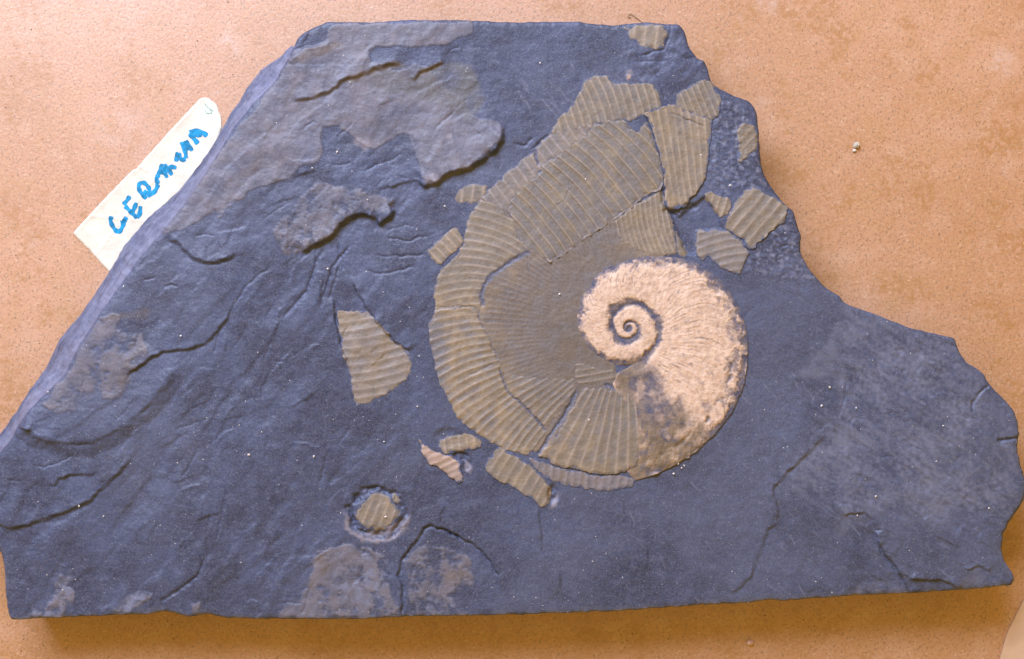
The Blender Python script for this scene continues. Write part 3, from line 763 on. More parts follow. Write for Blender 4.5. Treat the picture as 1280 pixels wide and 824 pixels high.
def plate(name, poly, dz, ribs, amp, material, parent, h=0.8, seed=1, edge=1.3, crumble=1.0, tilt=(0, 0), mott=0.5, sharp=1.6, label=None, dish=0.0, fade=None, grow=0.0, veil=None, lit_lip=None, tonek=1.0):
    out = rough(poly, edge, 7, seed, 1.6, True, grow)
    px, py, q, re, rim = clip_grid(out, h)
    c = np.mean(np.array(poly, float), 0)
    wx = fbm(px, py, 45, 2, seed + 5) * 0.9
    hz = sample(H, px, py) + dz + tilt[0] * (px - c[0]) + tilt[1] * (py - c[1])
    fill = sample(FILL, px, py)
    rib = np.zeros(len(px)); 
    if ribs is not None:
        ph = ribs(px + wx, py + wx * 0.6)
        ph = ph + fbm(px, py, 110, 2, seed + 6) * 0.35
        fr = ph - np.floor(ph)
        prof = np.abs(1 - 2 * fr) ** sharp                     # sharp crest, broad trough
        loc = np.clip(0.75 + 0.7 * fbm(px, py, 32, 3, seed + 8), 0.12, 1.2)
        if fade is not None: loc = loc * fade(px, py)
        hz = hz + amp * prof * loc
        rib = np.clip(prof ** 3 * loc, 0, 1)
        trough = sst(0.10, 0.30, fr) * sst(0.75, 0.45, fr) * np.clip(loc, 0, 1)
    hz = hz + fbm(px, py, 8, 3, seed + 9) * 0.25 + fbm(px, py, 40, 2, seed + 10) * 0.4
    de, _, _ = seg_dist(px, py, list(map(tuple, out[::3])) + [tuple(out[0])])
    rag = de + 5.0 * fbm(px, py, 10, 3, seed + 40) + 3.0 * fbm(px, py, 28, 2, seed + 41)
    fill = np.maximum(fill * 0.85, crumble * sst(1.8, -0.6, rag))
    hz = hz - (0.45 if crumble > 0.9 else 0.75) * sst(3.2, 0.0, rag)
    if lit_lip is not None:
        dr, _, _ = seg_dist(px, py, list(map(tuple, out[::3])) + [tuple(out[0])])
        lp = sst(2.4, 0.8, dr) * lit_lip(px, py) * np.clip(0.7 + 1.2 * fbm(px, py, 12, 2, seed + 30), 0, 1)
        hz = hz + 0.9 * lp; rib = np.maximum(rib, 0.9 * lp)  # edge raised a little, its lit line painted in crest colour
    # rim wears down
    isr = np.zeros(len(px), bool); isr[rim] = True
    hz = hz - 0.15 * isr
    mo = np.clip(sst(-0.15, 0.35, fbm(px, py, 20, 4, seed + 20)) * mott * 2, 0, 1)
    if ribs is not None: mo = np.clip(mo * 0.6 + trough * mott * 0.9, 0, 1)
    if veil is not None: mo = np.clip(mo + veil(px, py), 0, 1.6)
    A = np.stack([rib, fill, mo], 1)
    rc = np.hypot(px - CX, py - CY); nz_ = fbm(px, py, 46, 4, 700)
    gold = sst(150, 215, rc + 60 * nz_) * sst(330, 400, py + 40 * nz_) * 0.75 + 0.6 * np.exp(-(((px - 750) / 50) ** 2 + ((py - 545) / 45) ** 2)) + 0.55 * np.exp(-(((px - 815) / 28) ** 2 + ((py - 295) / 26) ** 2)) + 0.45 * np.exp(-(((px - 735) / 60) ** 2 + ((py - 215) / 30) ** 2)) * sst(-0.1, 0.3, nz_) + 0.5 * np.exp(-(((px - 845) / 16) ** 2 + ((py - 245) / 18) ** 2))
    dark_ = sst(165, 120, rc + 50 * nz_) * sst(800, 760, px)
    TONE = tonek * np.stack([np.clip(gold, 0, 1) * (0.75 + 0.5 * fbm(px, py, 14, 3, 701)), np.clip(dark_, 0, 1) * 0.7, np.zeros(len(px))], 1)
    V = to_world(px, py, T + hz * S)
    nb = len(px); idx = np.full(nb, -1); idx[rim] = np.arange(len(rim)); nr = len(rim)
    sk = V[rim].copy(); rim_copy = V[rim].copy()
    out_dir = np.stack([px[rim] - c[0], -(py[rim] - c[1])], 1); out_dir /= np.maximum(np.hypot(*out_dir.T), 1e-6)[:, None]
    sk[:, :2] += out_dir * S * 1.1
    sk[:, 2] = np.minimum(sk[:, 2] - S * 0.6, T + (sample(H, px[rim], py[rim]) - 0.4) * S)
    a, b = re[:, 0], re[:, 1]
    F = np.concatenate([q, np.stack([nb + idx[b], nb + idx[a], nb + nr + idx[a], nb + nr + idx[b]], 1)])
    As = np.concatenate([A[rim], A[rim]]); As[:, 0] *= 0.5
    o = mesh_obj(name, np.concatenate([V, rim_copy, sk]), F, material, parent, {"shell": np.concatenate([A, As]), "tone": np.concatenate([TONE, TONE[rim], TONE[rim]])})
    if label: o["label"] = label
    return o

amm = bpy.data.objects.new("ammonite", None); COL.objects.link(amm); amm.parent = slab
amm["label"] = "large coiled ammonite with broken ribbed outer shell and pale inner whorls"

A_ = [(590, 275), (602, 250), (640, 250), (660, 308), (700, 300), (760, 272), (832, 245), (838, 272), (846, 316), (826, 324), (790, 332), (760, 350), (740, 390),
      (745, 430), (770, 458), (790, 490), (798, 560), (790, 584), (720, 578), (680, 566), (640, 559), (600, 539), (574, 515), (557, 480), (545, 440), (541, 405), (550, 345), (579, 310)]
plate("body_chamber", A_, 0.5, ribs_rad(150, 0.35), 0.28, M_MAUVE, amm, seed=11, mott=0.6,
      label="smooth mauve brown inner face of the body whorl", fade=lambda x, y: sst(40, 110, np.hypot(x - CX, y - CY) - 40) * 0.9)
C_ = [(602, 248), (622, 260), (646, 280), (646, 292), (661, 312), (637, 326), (614, 343), (602, 359), (601, 384), (547, 384), (543, 367), (549, 340), (574, 320), (580, 305), (587, 272)]
plate("shell_plate", C_, 0.75, ribs_rad(125, 0.9), 0.5, M_OLIVE, amm, crumble=0.45, grow=1.3, seed=21, mott=0.3)
B_ = [(547, 385), (597, 386), (600, 402), (616, 435), (627, 463), (627, 472), (636, 489), (661, 517), (682, 539), (681, 546), (669, 558), (659, 568),
      (637, 562), (621, 556), (600, 542), (582, 530), (570, 517), (561, 497), (553, 483), (547, 466), (543, 447), (539, 426), (537, 404), (543, 397)]
plate("shell_plate", B_, 0.8, ribs_rad(134, 0.5), 0.95, M_OLIVE, amm, crumble=0.45, grow=1.3, seed=31, mott=0.45, sharp=1.5, veil=lambda x, y: 1.5 * sst(26, 2, np.hypot(x - 545, (y - 440) * 0.35)) + 0.5 * sst(0.1, 0.4, fbm(x, y, 30, 3, 36)))
K_ = [(629, 468), (638, 487), (662, 515), (684, 537), (690, 528), (708, 506), (719, 488), (718, 474), (690, 474), (660, 472)]
plate("shell_plate", K_, 0.7, ribs_rad(104, 0.35), 0.75, M_OLIVE, amm, crumble=0.45, grow=1.3, seed=41, mott=0.6)
E_ = [(602, 248), (618, 232), (634, 215), (652, 201), (667, 191), (675, 180), (687, 167), (715, 160), (748, 153), (741, 160), (736, 171), (725, 174), (706, 190), (677, 208), (673, 220), (650, 239), (642, 247), (636, 260), (622, 261)]
plate("shell_plate", E_, 0.55, ribs_dir(-38, 11.5, 0.0, (650, 215)), 0.9, M_GREY, amm, grow=1.3, seed=51, mott=0.5)
F_ = [(687, 167), (703, 145), (720, 128), (727, 114), (731, 101), (746, 95), (760, 97), (771, 104), (791, 105), (810, 105), (823, 114), (824, 134), (810, 139), (803, 144), (788, 151), (780, 148), (750, 154), (725, 160)]
plate("shell_plate", F_, 0.7, ribs_dir(-20, 9.6, 0.003, (760, 125)), 0.8, M_OLIVE, amm, grow=1.3, seed=61, mott=0.5)
D_ = [(646, 289), (636, 262), (642, 246), (650, 238), (673, 219), (677, 207), (706, 189), (725, 173), (736, 171), (741, 159), (761, 152), (774, 149), (782, 154), (789, 164), (798, 167), (807, 153), (815, 172), (823, 201), (828, 217), (826, 236), (804, 245), (790, 258), (763, 276), (746, 287), (731, 297), (706, 316), (688, 327), (663, 313), (651, 301)]
plate("shell_plate", D_, 0.95, ribs_dir(-42, 12.3, 0.0016, (725, 235), fan=0.0005), 1.8, M_OLIVE, amm, crumble=0.45, grow=1.3, seed=71, mott=0.9, sharp=3.4, lit_lip=lambda x, y: sst(-16, -5, (y - 327) + (x - 688) * 0.66),
      label="large upper shell plate crossed by thin raised ribs")
I_ = [(766, 277), (790, 260), (826, 240), (833, 262), (840, 281), (845, 315), (820, 319), (801, 316), (786, 309), (774, 294)]
plate("shell_plate", I_, 0.8, ribs_dir(-12, 6.4, -0.003, (810, 280)), 0.8, M_OLIVE, amm, crumble=0.45, grow=1.3, seed=81, mott=0.2)
G_ = [(804, 141), (811, 141), (827, 134), (846, 130), (852, 138), (880, 146), (890, 150), (888, 174), (884, 211), (880, 227), (870, 240), (861, 250), (858, 258), (846, 263), (833, 260), (830, 252), (831, 236), (830, 219), (825, 197), (819, 176), (813, 156)]
plate("shell_plate", G_, 3.2, ribs_dir(-8, 8.5, 0.0, (850, 200), fan=-0.002), 0.35, M_TAN, amm, seed=91, mott=0.45, tilt=(-0.03, 0.008), lit_lip=lambda x, y: sst(842, 832, x),
      label="raised tilted shell plate standing above its neighbours")
H_ = [(848, 118), (866, 108), (882, 100), (890, 108), (899, 122), (899, 139), (890, 150), (878, 145), (852, 137), (847, 126)]
plate("shell_plate", H_, 1.3, ribs_dir(-22, 8.0, 0.0, (870, 125)), 1.0, M_OLIVE, amm, grow=1.3, seed=101, mott=0.5)
J_ = [(728, 484), (752, 484), (777, 490), (791, 492), (800, 503), (801, 517), (802, 548), (797, 582), (775, 591), (761, 593), (742, 591), (718, 586), (693, 582), (687, 573), (673, 570), (675, 563), (688, 551), (703, 533), (722, 496)]
plate("shell_plate", J_, 1.8, ribs_rad(70, 0.25, (CX - 6, CY)), 0.42, M_OLIVE, amm, seed=111, mott=0.5, crumble=0.6, tilt=(0.0, 0.016),
      label="thick lower shell plate with a broken ledge along its rim")
L_ = [(720, 455), (734, 455), (759, 462), (774, 466), (771, 478), (750, 481), (728, 481), (720, 476)]
plate("shell_plate", L_, 0.75, ribs_dir(80, 8, 0, (745, 468)), 0.6, M_OLIVE, amm, crumble=0.45, grow=1.3, seed=121, mott=0.3)
N_ = [(660, 572), (673, 573), (693, 584), (718, 589), (750, 595), (775, 594), (795, 600), (790, 608), (767, 614), (734, 611), (702, 606), (681, 597), (667, 583)]
plate("keel_band", N_, 0.9, ribs_dir(10, 9.5, 0, (725, 600)), 0.6, M_IMPR, amm, seed=131, mott=0.5, sharp=1.0, tonek=0.1, label="narrow blue grey keel band below the thick plate")
plate("shell_plate", [(845, 286), (850, 296), (862, 318), (858, 324), (847, 318)], 1.0, None, 0, M_OLIVE, amm, seed=141)

# pale inner whorls, coiled
KN = [(-260, 3.0), (-180, 5.0), (-90, 8.0), (0, 11.5), (80, 13.5), (170, 17.5), (205, 23), (270, 30), (360, 37), (405, 40), (440, 44.6), (500, 52), (540, 64),
      (596, 77), (630, 85), (659, 102), (680, 121), (694, 131), (720, 147), (735, 154), (748, 162), (766, 169), (784, 177), (808, 191), (860, 206)]
KA = np.array(KN, float)
def rs(deg): return np.exp(np.interp(deg, KA[:, 0], np.log(KA[:, 1])))
def make_whorl():
    th = np.arange(440, 809, 1.5)
    rr = rs(th)
    pts = [(CX + a * math.cos(math.radians(d)), CY + a * math.sin(math.radians(d))) for a, d in zip(rr, th)]
    poly = pts + [(784, 590), (778, 565), (778, 520), (772, 494), (766, 480), (772, 466)]
    O = rough(poly, 0.7, 8, 150, 1.4)
    px, py, q, re, rim = clip_grid(O, 0.7)
    dx, dy = px - CX, py - CY
    r0 = np.hypot(dx, dy); a0 = np.degrees(np.arctan2(dy, dx)) % 360
    wv = fbm(px, py, 26, 3, 152) * 0.055
    r1 = r0 * (1 + wv)
    rin = np.full(len(px), 0.5); rout = np.full(len(px), 1e9); wk = np.zeros(len(px))
    for k in range(-1, 4):
        e = a0 + 360 * (k)
        e_ok = (e >= -260) & (e <= 860)
        R = np.where(e_ok, rs(np.clip(e, -260, 860)), np.nan)
        inn = e_ok & (R <= r1) & (R > rin)
        rin = np.where(inn, R, rin)
        ot = e_ok & (R > r1) & (R < rout)
        rout = np.where(ot, R, rout)
    rout = np.where(rout > 1e8, r1 + 20, rout)
    t = np.clip((r1 - rin) / np.maximum(rout - rin, 1e-3), 0, 1)
    wdt = rout - rin
    prof = np.sin(math.pi * np.clip(t, 0, 1) ** 0.85) ** 0.55
    hh = 1.6 + prof * np.clip(wdt * 0.06, 0.7, 2.6)
    # fine radial growth ribs, slightly sickle shaped
    la = np.radians(a0) + 0.25 * np.sin(t * math.pi)
    rb = pn(la * 24, np.log(np.maximum(r0, 2)) * 3.0, 155) + 0.6 * pn(la * 48, np.log(np.maximum(r0, 2)) * 5.0, 156)
    hh = hh + rb * np.clip(wdt / 70, 0.25, 1) * 0.30 + fbm(px, py, 9, 3, 157) * 0.6 + fbm(px, py, 3, 2, 168) * 0.22
    # cover of pale shell
    dl = (r1 - rin); do = (rout - r1)
    n1 = fbm(px, py, 14, 4, 158)
    sut = np.clip(wdt * 0.15, 2.0, 6.5) * (1 + 0.8 * fbm(px, py, 40, 2, 153)) * np.where((a0 > 130) & (a0 < 310) & (r0 > 45), 1.25, 1.0)
    cover = sst(0.4, 1.5, dl / sut + n1 * 1.2 + 0.5 * fbm(px, py, 5, 2, 173)) * sst(0.3, 1.4, do / (sut * 1.15) + n1 * 1.3 + 0.6 * fbm(px, py, 5, 2, 174))
    cover *= sst(3.5, 6.5, r0)
    th_in = sdf(px + n1 * 14, py + n1 * 10, [(770, 458), (800, 452), (822, 466), (828, 490), (846, 500), (862, 518), (876, 530), (884, 548), (862, 574), (790, 606), (770, 560)])
    exc = sst(-11, 9, th_in)
    patch = sst(-0.05, 0.45, fbm(px, py, 22, 4, 159) + 0.25 * sst(800, 870, px) - 0.1)
    cover = cover * (1 - exc * (1 - 0.6 * patch))
    stain_ = sst(0.12, 0.42, fbm(px, py, 30, 4, 171))
    cover = cover * (1 - 0.55 * stain_ * sst(95, 140, r0))
    # keel line inside the outer edge
    full = a0 + 720
    ro = rs(np.where(a0 < 140, full, np.where(a0 > 270, a0 + 360, 9999).clip(-260, 860)))
    band = np.where((a0 < 110) | (a0 > 290), ro - r0, 99)
    kw = np.where((a0 < 110), 20, 12)
    kl = np.exp(-((band - kw) / 4.0) ** 2) * sst(-0.05, 0.30, fbm(px, py, 22, 3, 160)) * np.where(a0 < 110, 1.0, 0.7)
    cover = cover * (1 - 0.9 * kl)
    hh = hh - kl * 1.6
    # upper right rim: worn to slate in patches
    ur = sst(290, 320, a0) * (a0 > 200) + (a0 < 40)
    wear = ur * sst(34, 6, band) * sst(-0.06, 0.22, fbm(px, py, 11, 4, 161))
    cover = cover * (1 - 0.8 * wear)
    fl = sst(0.22, 0.60, pn(la * 30, np.log(np.maximum(r0, 2)) * 5, 162) + 0.5 * fbm(px, py, 5, 2, 163)) * (0.35 + 0.65 * sst(0.0, 0.35, fbm(px, py, 40, 3, 164) + 0.12)) 
    fl = np.clip(fl * 0.8 + 0.3 * sst(0.34, 0.55, fbm(px, py, 5.5, 2, 165)) * sst(-0.1, 0.3, fbm(px, py, 45, 2, 169)), 0, 1) * 0.85
    cover = np.clip(cover * np.clip(0.95 + 0.35 * fbm(px, py, 6, 2, 166), 0.3, 1.1), 0, 1)
    smu = 1.2 * np.exp(-(((px - 822) / 30) ** 2 + ((py - 492) / 34) ** 2)) + 0.8 * sst(0.1, 0.4, fbm(px, py, 20, 3, 172))
    och = exc * np.clip(1 - smu, 0, 1) * 0.95
    hh = hh + cover * 0.7 - 1.0 * sst(2.0, 0.3, np.minimum(dl, do) / sut)
    under_j = sst(818, 788, px) * sst(466, 480, py)
    hh = hh * (1 - 0.85 * under_j) + 0.5 * under_j
    isr = np.zeros(len(px), bool); isr[rim] = True
    hz = sample(H, px, py) * (0.6 + 0.4 * under_j) + hh - 0.3 * isr
    V = to_world(px, py, T + hz * S)
    A = np.stack([cover, och, fl], 1)
    nb = len(px); idx = np.full(nb, -1); idx[rim] = np.arange(len(rim))
    sk = V[rim].copy(); sk[:, 2] = T + (sample(H, px[rim], py[rim]) - 4) * S
    a, b = re[:, 0], re[:, 1]
    F = np.concatenate([q, np.stack([b, a, nb + idx[a], nb + idx[b]], 1)])
    o = mesh_obj("inner_whorl", np.concatenate([V, sk]), F, M_PALE, amm, {"shell": np.concatenate([A, A[rim]])})
    o["label"] = "cream coloured inner whorls spiralling to the centre of the ammonite"
make_whorl()

# loose shell fragments set in the slate round the ammonite
frag = [
    ([(569, 252), (571, 242), (581, 232), (597, 229), (609, 233), (612, 241), (600, 252), (589, 256), (575, 255)], 0.6, ribs_dir(5, 12, 0, (590, 242)), 1.2, M_OLIVE, "olive shell scrap with three ribs"),
    ([(533, 316), (550, 298), (567, 284), (577, 294), (579, 305), (562, 320), (550, 332), (539, 323)], 1.2, ribs_dir(-42, 9, 0, (556, 308)), 0.8, M_TAN, "tan shell scrap beside the left shell plate"),
    ([(921, 164), (924, 157), (935, 152), (944, 156), (948, 174), (946, 186), (937, 193), (923, 205), (922, 180)], 0.8, ribs_dir(45, 10, 0, (935, 178)), 0.6, M_OLIVE, "olive shell scrap at the jagged rim"),
    ([(880, 242), (888, 239), (904, 244), (912, 249), (914, 258), (910, 266), (898, 274), (894, 269), (894, 263), (885, 254)], 1.0, ribs_dir(20, 9, 0, (898, 255)), 1.4, M_TAN, "small crumbled tan shell scrap"),
    ([(907, 285), (912, 266), (922, 249), (930, 239), (942, 234), (953, 239), (955, 243), (973, 250), (985, 260), (980, 277), (961, 291), (948, 303), (940, 313), (931, 309), (929, 299), (909, 288)], 2.0, ribs_dir(38, 12.5, 0, (945, 272)), 2.0, M_OLIVE, "olive shell fragment with broad diagonal ribs"),
    ([(872, 287), (898, 287), (909, 289), (929, 301), (930, 309), (937, 315), (930, 328), (924, 343), (914, 340), (902, 336), (884, 320), (879, 325), (869, 318), (870, 306)], 1.5, ribs_dir(76, 9.5, -0.003, (900, 312)), 1.5, M_GREY, "grey shell fragment with closely set ribs"),
    ([(421, 388), (441, 390), (460, 390), (470, 400), (490, 422), (510, 439), (514, 447), (514, 466), (506, 476), (482, 493), (447, 508), (441, 491), (438, 472), (434, 454), (429, 443), (424, 414)], 0.6, ribs_dir(78, 10.5, 0.0008, (470, 450)), 1.5, M_GREY, "long grey ribbed shell fragment below the forked cracks"),
    ([(548, 550), (563, 545), (588, 543), (600, 550), (602, 560), (586, 562), (560, 568), (552, 566)], 1.6, ribs_dir(-6, 9.5, 0, (575, 555)), 1.0, M_TAN, "short ribbed shell strip above the pink sliver"),
    ([(522, 548), (537, 560), (549, 568), (571, 572), (575, 580), (579, 601), (574, 604), (560, 595), (551, 585), (537, 580), (529, 568)], 2.6, ribs_dir(68, 8, 0, (550, 575)), 1.4, M_PINK, "pink tooth shaped shell sliver"),
    ([(604, 583), (625, 559), (649, 572), (673, 592), (690, 613), (687, 629), (677, 634), (660, 621), (636, 606), (618, 599)], 1.6, ribs_dir(32, 11, 0, (648, 596)), 0.9, M_OLIVE, "long olive shell strip below the thick plate"),
    ([(443, 644), (455, 629), (465, 619), (480, 614), (487, 621), (492, 631), (500, 641), (500, 649), (490, 654), (480, 663), (470, 666), (457, 659), (447, 656)], 1.0, ribs_dir(20, 11, 0, (470, 640)), 0.9, M_OLIVE, "rounded shell scrap cut free by a chiselled moat"),
    ([(487, 614), (497, 616), (502, 628), (497, 630), (491, 624)], 0.8, None, 0, M_OLIVE, "tiny chip beside the rounded shell scrap"),
    ([(778, 33), (811, 31), (829, 32), (834, 40), (829, 58), (815, 62), (799, 58), (785, 45)], 0.5, ribs_dir(10, 14, 0, (805, 45)), 0.5, M_TAN, "brown shell scrap touching the slab's top edge"),
    ([(782, 94), (787, 92), (789, 97), (785, 103), (781, 100)], 0.9, None, 0, M_PINK, "pinkish grain above the top plate"),
]
for i, (poly, dz, rb, am, mt, lb) in enumerate(frag):
    plate("shell_fragment", poly, dz * 0.75 + 0.15, rb, am * 0.5, mt, slab, seed=200 + i * 10, mott=0.4, tonek=0.35, label=lb, sharp=1.4)

# ------------------------------------------------------------------ paper label with handwriting
lab = bpy.data.objects.new("paper_label", None); COL.objects.link(lab)
tag(lab, "torn cream paper label lettered GERMANIA in blue marker, tucked under the slab", "label")
lab.location = ((180 - 640) * S * KT, (412 - 235) * S * KT, 0)
lab_loc = np.array(lab.location)
def lab_z(px, py):
    # u along the strip (up right), v across it
    u = ((px - 91) * 0.69 - (py - 292) * 0.72); v = ((px - 91) * 0.72 + (py - 292) * 0.69)
    return 0.5 + 0.9 * np.exp(-np.clip(v, 0, None) / 4.0) * 1.4 + 0.5 * np.sin(u / 38.0) ** 2 + 0.45 * fbm(px, py, 34, 2, 61) + 0.9 * np.clip(1 - np.abs(u - 117 - 0.25 * v) / 3.0, 0, 1) * (v < 14) + 0.5 * np.clip(1 - np.abs(v - 33 + 0.10 * u - 6) / 2.5, 0, 1) + 0.5 * np.clip(1 - np.abs(u - 30 - 0.8 * v) / 3, 0, 1)
def make_label():
    poly = [(91, 292), (130, 250), (168, 211), (170, 213), (174, 207), (212, 165), (251, 123), (259, 122), (266, 127), (272, 132), (274, 140), (277, 147), (277, 160), (272, 178),
            (262, 200), (240, 232), (215, 258), (188, 284), (172, 308), (152, 340), (138, 341), (126, 329), (114, 315)]
    O = rough(poly, 0.35, 6, 170, 1.5)
    px, py, q, re, rim = clip_grid(O, 1.5)
    hz = lab_z(px, py)
    V = to_world(px, py, hz * S, KT) - lab_loc
    Vb = V.copy(); Vb[:, 2] -= 0.00016
    nb = len(px)
    a, b = re[:, 0], re[:, 1]
    F = np.concatenate([q, q[:, ::-1] + nb, np.stack([b, a, a + nb, b + nb], 1)])
    mesh_obj("paper", np.concatenate([V, Vb]), F, M_PAPER, lab)
make_label()

def catmull(P, n=7):
    P = np.array(P, float); P = np.concatenate([[2 * P[0] - P[1]], P, [2 * P[-1] - P[-2]]]); out = []
    for i in range(1, len(P) - 2):
        for k in range(n):
            t = k / n
            out.append(0.5 * ((2 * P[i]) + (-P[i - 1] + P[i + 1]) * t + (2 * P[i - 1] - 5 * P[i] + 4 * P[i + 1] - P[i + 2]) * t * t + (-P[i - 1] + 3 * P[i] - 3 * P[i + 1] + P[i + 2]) * t ** 3))
    out.append(P[-2]); return np.array(out)
def strokes(name, sts, width, material, parent, lift=0.12):
    V = []; F = []; rng = random.Random(len(sts) * 7 + int(sts[0][0][0]))
    for si, st in enumerate(sts):
        C = catmull(st); d = np.gradient(C, axis=0); d /= np.maximum(np.hypot(*d.T), 1e-6)[:, None]
        nrm = np.stack([-d[:, 1], d[:, 0]], 1); n = len(C)
        w = width * 0.5 * (1 + 0.14 * np.sin(np.arange(n) * 0.7 + si)) * np.clip(np.minimum(np.arange(n), np.arange(n)[::-1]) / 2.5 + 0.62, 0, 1)
        b0 = len(V)
        for i in range(n):
            for s in (-1, -0.33, 0.33, 1):
                p = C[i] + nrm[i] * w[i] * s
                V.append((p[0], p[1], si))
        for i in range(n - 1):
            for k in range(3):
                a = b0 + i * 4 + k; F.append((a, a + 1, a + 5, a + 4))
    V = np.array(V)
    z = (lab_z(V[:, 0], V[:, 1]) + lift + 0.07 * V[:, 2]) * S
    W = to_world(V[:, 0], V[:, 1], z, KT) - lab_loc
    F = np.array(F)
    # every ribbon faces up
    p0, p1, p2 = W[F[:, 0]], W[F[:, 1]], W[F[:, 2]]
    nz = (p1 - p0)[:, 0] * (p2 - p0)[:, 1] - (p1 - p0)[:, 1] * (p2 - p0)[:, 0]
    F[nz < 0] = F[nz < 0][:, ::-1]
    mesh_obj(name, W, F, material, parent)
a8 = lambda L: [(120 + x / 8.24, 200 + y / 8.24) for x, y in L]
b7 = lambda L: [(180 + x / 7.49, 110 + y / 7.49) for x, y in L]
IW = 5.5
strokes("letter", [a8([(162, 580), (152, 630), (178, 690), (215, 735), (245, 738), (275, 690), (295, 630), (318, 588)]), a8([(255, 650), (285, 640), (312, 600)])], IW, M_INK, lab)
strokes("letter", [a8([(282, 462), (320, 420), (352, 372)]), a8([(300, 475), (345, 520), (390, 565), (428, 598)]), a8([(375, 545), (400, 490), (418, 440)]), a8([(425, 598), (452, 555), (460, 475)])], IW, M_INK, lab)
strokes("letter", [a8([(522, 400), (470, 345), (442, 290), (452, 246), (492, 236), (530, 268), (552, 310), (540, 345), (490, 320)]), a8([(530, 370), (585, 345), (622, 300), (640, 250)])], IW, M_INK, lab)
strokes("letter", [a8([(640, 250), (625, 190), (650, 150)]), a8([(645, 150), (668, 90), (688, 42)]), a8([(690, 45), (700, 110), (735, 185)])], IW, M_INK, lab)
strokes("letter", [a8([(675, 150), (690, 110), (700, 60)]), a8([(700, 50), (745, 95), (785, 158)]), a8([(722, 120), (770, 75), (832, 82)])], IW, M_INK, lab)
strokes("letter", [b7([(305, 692), (308, 640), (325, 605)]), b7([(325, 610), (350, 670), (395, 668)]), b7([(395, 660), (388, 600), (362, 530), (356, 505)])], IW, M_INK, lab)
strokes("letter", [b7([(392, 495), (425, 540), (452, 592)]), b7([(375, 500), (405, 555), (425, 580)])], IW * 0.9, M_INK, lab)
strokes("letter", [b7([(508, 525), (468, 475), (428, 425)]), b7([(428, 420), (470, 405), (540, 415), (594, 450)]), b7([(455, 440), (500, 440), (545, 440)])], IW * 1.1, M_INK, lab)
strokes("pen_mark", [b7([(566, 146), (600, 185), (652, 222)]), b7([(572, 208), (588, 236), (615, 242), (640, 232)]), b7([(625, 205), (632, 240)])], 0.9, M_TEAL, lab)

# ------------------------------------------------------------------ card at the corner
def make_card():
    O = rough([(1283, 742), (1270, 768), (1258, 792), (1249, 826), (1240, 880), (1400, 900), (1420, 742)], 0.15, 20, 180, 4)
    px, py, q, re, rim = clip_grid(O, 4)
    V = to_world(px, py, np.full(len(px), 0.0009), KT); Vb = V.copy(); Vb[:, 2] = 0.0001
    nb = len(px); a, b = re[:, 0], re[:, 1]
    F = np.concatenate([q, np.stack([b, a, a + nb, b + nb], 1)])
    o = mesh_obj("card_sheet", np.concatenate([V, Vb]), F, M_CARD, smooth=False)
    tag(o, "pale beige card edge lying on the board at the slab's lower corner", "card")
make_card()

# ------------------------------------------------------------------ small loose things
def grain_mesh(rng, p, size, flat=0.6, elong=1.0):
    """a little angular grain: 6-point cut crystal"""
    ang = rng.uniform(0, math.pi); ca_, sa_ = math.cos(ang), math.sin(ang)
    base = [(1, 0, 0), (-1, 0, 0), (0, 1, 0), (0, -1, 0), (0, 0, 1), (0, 0, -0.4)]
    v = []
    for x, y, z in base:
        x = (x + rng.uniform(-.25, .25)) * elong; y += rng.uniform(-.25, .25); z *= flat
        v.append((p[0] + size * (x * ca_ - y * sa_), p[1] + size * (x * sa_ + y * ca_), p[2] + size * z))
    f = [(0, 2, 4), (2, 1, 4), (1, 3, 4), (3, 0, 4), (2, 0, 5), (1, 2, 5), (3, 1, 5), (0, 3, 5)]
    return v, f
rng = random.Random(4)
def stuff(name, pts, material, label, cat):
    V = []; F = []
    for p, s, fl, el in pts:
        v, f = grain_mesh(rng, p, s, fl, el); b0 = len(V); V += v; F += [tuple(i + b0 for i in g) for g in f]
    o = mesh_obj(name, np.array(V), np.array(F), material, smooth=False)
    return tag(o, label, cat, kind="stuff")
P = []
bigs = [(438, 103), (460, 250), (556, 258), (732, 224), (675, 79), (100, 632), (699, 368), (1027, 507), (1037, 484), (1070, 510), (1235, 635), (1071, 644), (848, 580), (855, 582), (852, 585),
        (842, 592), (811, 502), (912, 232), (876, 194), (480, 552), (522, 508), (393, 570), (756, 583), (736, 525), (482, 646), (1178, 532), (1094, 620), (422, 190), (391, 211), (61, 490), (227, 420), (130, 645), (312, 568), (410, 336)]
for x, y in bigs:
    P.append((((x - 640) * S, (412 - y) * S, T + (float(sample(H, np.array([x]), np.array([y]))[0]) + 2.2) * S), S * rng.uniform(0.9, 1.5), 0.7, 1.3))
def scatter(n_, x0, x1, y0, y1, seed):
    rg_ = np.random.RandomState(seed); return rg_.uniform(x0, x1, n_), rg_.uniform(y0, y1, n_), rg_
qx, qy, rg_ = scatter(2600, 0, 1275, 28, 770, 4)
ok = pin(qx, qy, OUTLINE[::6]) & (np.hypot(qx - CX, qy - CY) >= 190) & ~((qx > 560) & (qx < 900) & (qy > 100) & (qy < 330))
ok &= fbm(qx, qy, 90, 3, 881) + rg_.uniform(-0.35, 0.35, len(qx)) > 0
for x, y, hz_ in zip(qx[ok], qy[ok], sample(H, qx[ok], qy[ok])):
    P.append((((x - 640) * S, (412 - y) * S, T + (hz_ + 0.1) * S), S * (0.2 + 0.5 * rng.random() ** 4), 0.6, 1.0 + rng.random()))
stuff("rock_dust", P, M_DUST, "white rock dust sprinkled over the slate face", "dust")
P = []
qx, qy, rg_ = scatter(620, -20, 1300, -20, 844, 620)
ok = ~pin(qx, qy, OUTLINE[::6]) & ~((qx > 85) & (qx < 285) & (qy > 115) & (qy < 345))
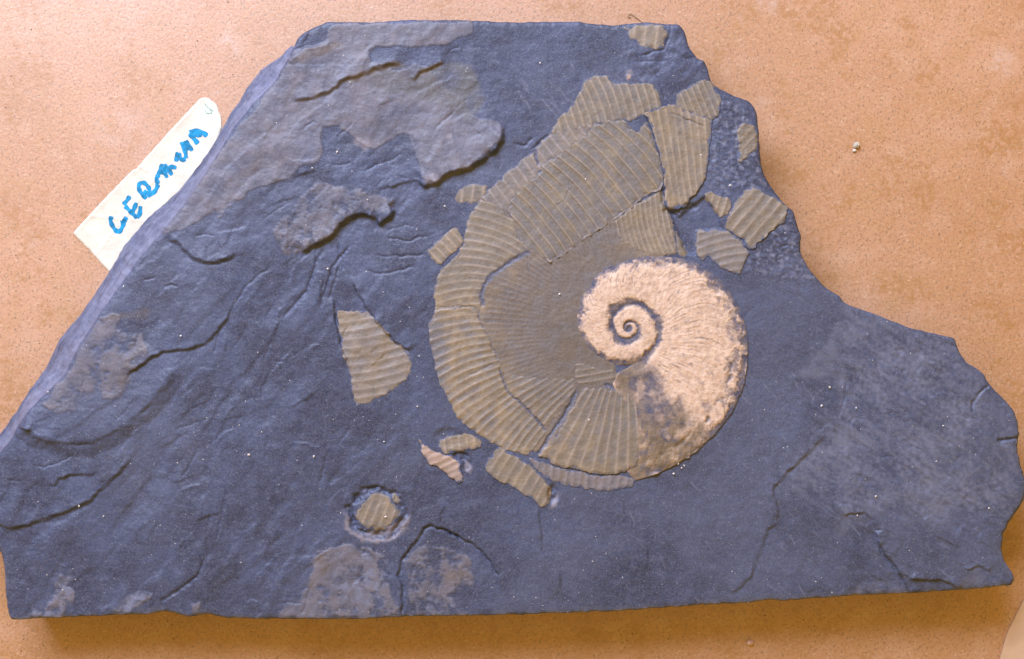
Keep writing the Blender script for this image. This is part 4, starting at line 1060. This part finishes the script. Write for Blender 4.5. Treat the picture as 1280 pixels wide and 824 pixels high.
for x, y in zip(qx[ok], qy[ok]):
    P.append((((x - 640) * S * KT, (412 - y) * S * KT, 0.00006), S * rng.uniform(0.3, 0.62), 0.35, rng.uniform(1, 5.5)))
stuff("wood_fibres", P, M_FIBRE, "pale straw coloured fibres scattered over the hardboard", "fibres")
P = []
qx, qy, rg_ = scatter(900, -20, 1300, -20, 844, 900)
ok = ~pin(qx, qy, OUTLINE[::6]) & ~((qx > 85) & (qx < 285) & (qy > 115) & (qy < 345))
for x, y in zip(qx[ok], qy[ok]):
    P.append((((x - 640) * S * KT, (412 - y) * S * KT, 0.00006), S * (0.3 + 0.6 * rng.random() ** 2), 0.4, rng.uniform(1, 2.2)))
stuff("dark_grit", P, M_GRIT, "dark brown grit scattered over the hardboard", "grit")

def crumb(name, px, py, size, material, label, cat, seed=1, flat=0.75):
    rg = np.random.RandomState(seed); V = []; F = []
    nu, nv = 9, 6
    for j in range(nv + 1):
        for i in range(nu):
            th, ph = 2 * math.pi * i / nu, math.pi * j / nv
            k = 1 + 0.45 * (rg.rand() - 0.5)
            V.append((math.sin(ph) * math.cos(th) * k * 1.2, math.sin(ph) * math.sin(th) * k, (math.cos(ph) * k) * flat))
    for j in range(nv):
        for i in range(nu):
            a, b = j * nu + i, j * nu + (i + 1) % nu
            F.append((a, a + nu, b + nu, b))
    V = np.array(V) * size * S; V[:, 2] -= V[:, 2].min()
    o = mesh_obj(name, V, np.array(F), material, smooth=False)
    o.location = ((px - 640) * S * KT, (412 - py) * S * KT, 0.0)
    tag(o, label, cat)
crumb("pebble", 1070.5, 182, 3.6, M_STONE, "grey pebble on the board with a white chip beside it", "pebble", 3)
crumb("stone_chip", 1067.5, 188.5, 2.0, M_DUST, "white chip lying against the grey pebble", "chip", 5)
crumb("crumb", 937, 803, 3.4, M_ROSE, "rose pink crumb on the board below the slab", "crumb", 7)

def make_wire():
    C = catmull([(788, 22), (785, 20.5), (785, 17.5), (788, 16.2), (791, 18.5), (796, 22), (803, 27.5)], 8)
    V = []; F = []; m = 6; rad = 0.7
    for i, p in enumerate(C):
        d = C[min(i + 1, len(C) - 1)] - C[max(i - 1, 0)]; d /= np.hypot(*d); nn = np.array([-d[1], d[0]])
        z = (1.2 + 2.0 * math.sin(math.pi * i / len(C))) * S
        for k in range(m):
            a = 2 * math.pi * k / m; q_ = p + nn * rad * math.cos(a)
            V.append(((q_[0] - 640) * S * KT, (412 - q_[1]) * S * KT, z + rad * S * math.sin(a)))
    for i in range(len(C) - 1):
        for k in range(m):
            F.append((i * m + k, i * m + (k + 1) % m, (i + 1) * m + (k + 1) % m, (i + 1) * m + k))
    o = mesh_obj("straw_hook", np.array(V), np.array(F), M_FIBRE)
    tag(o, "thin hooked straw poking out at the slab's top edge", "straw")
make_wire()
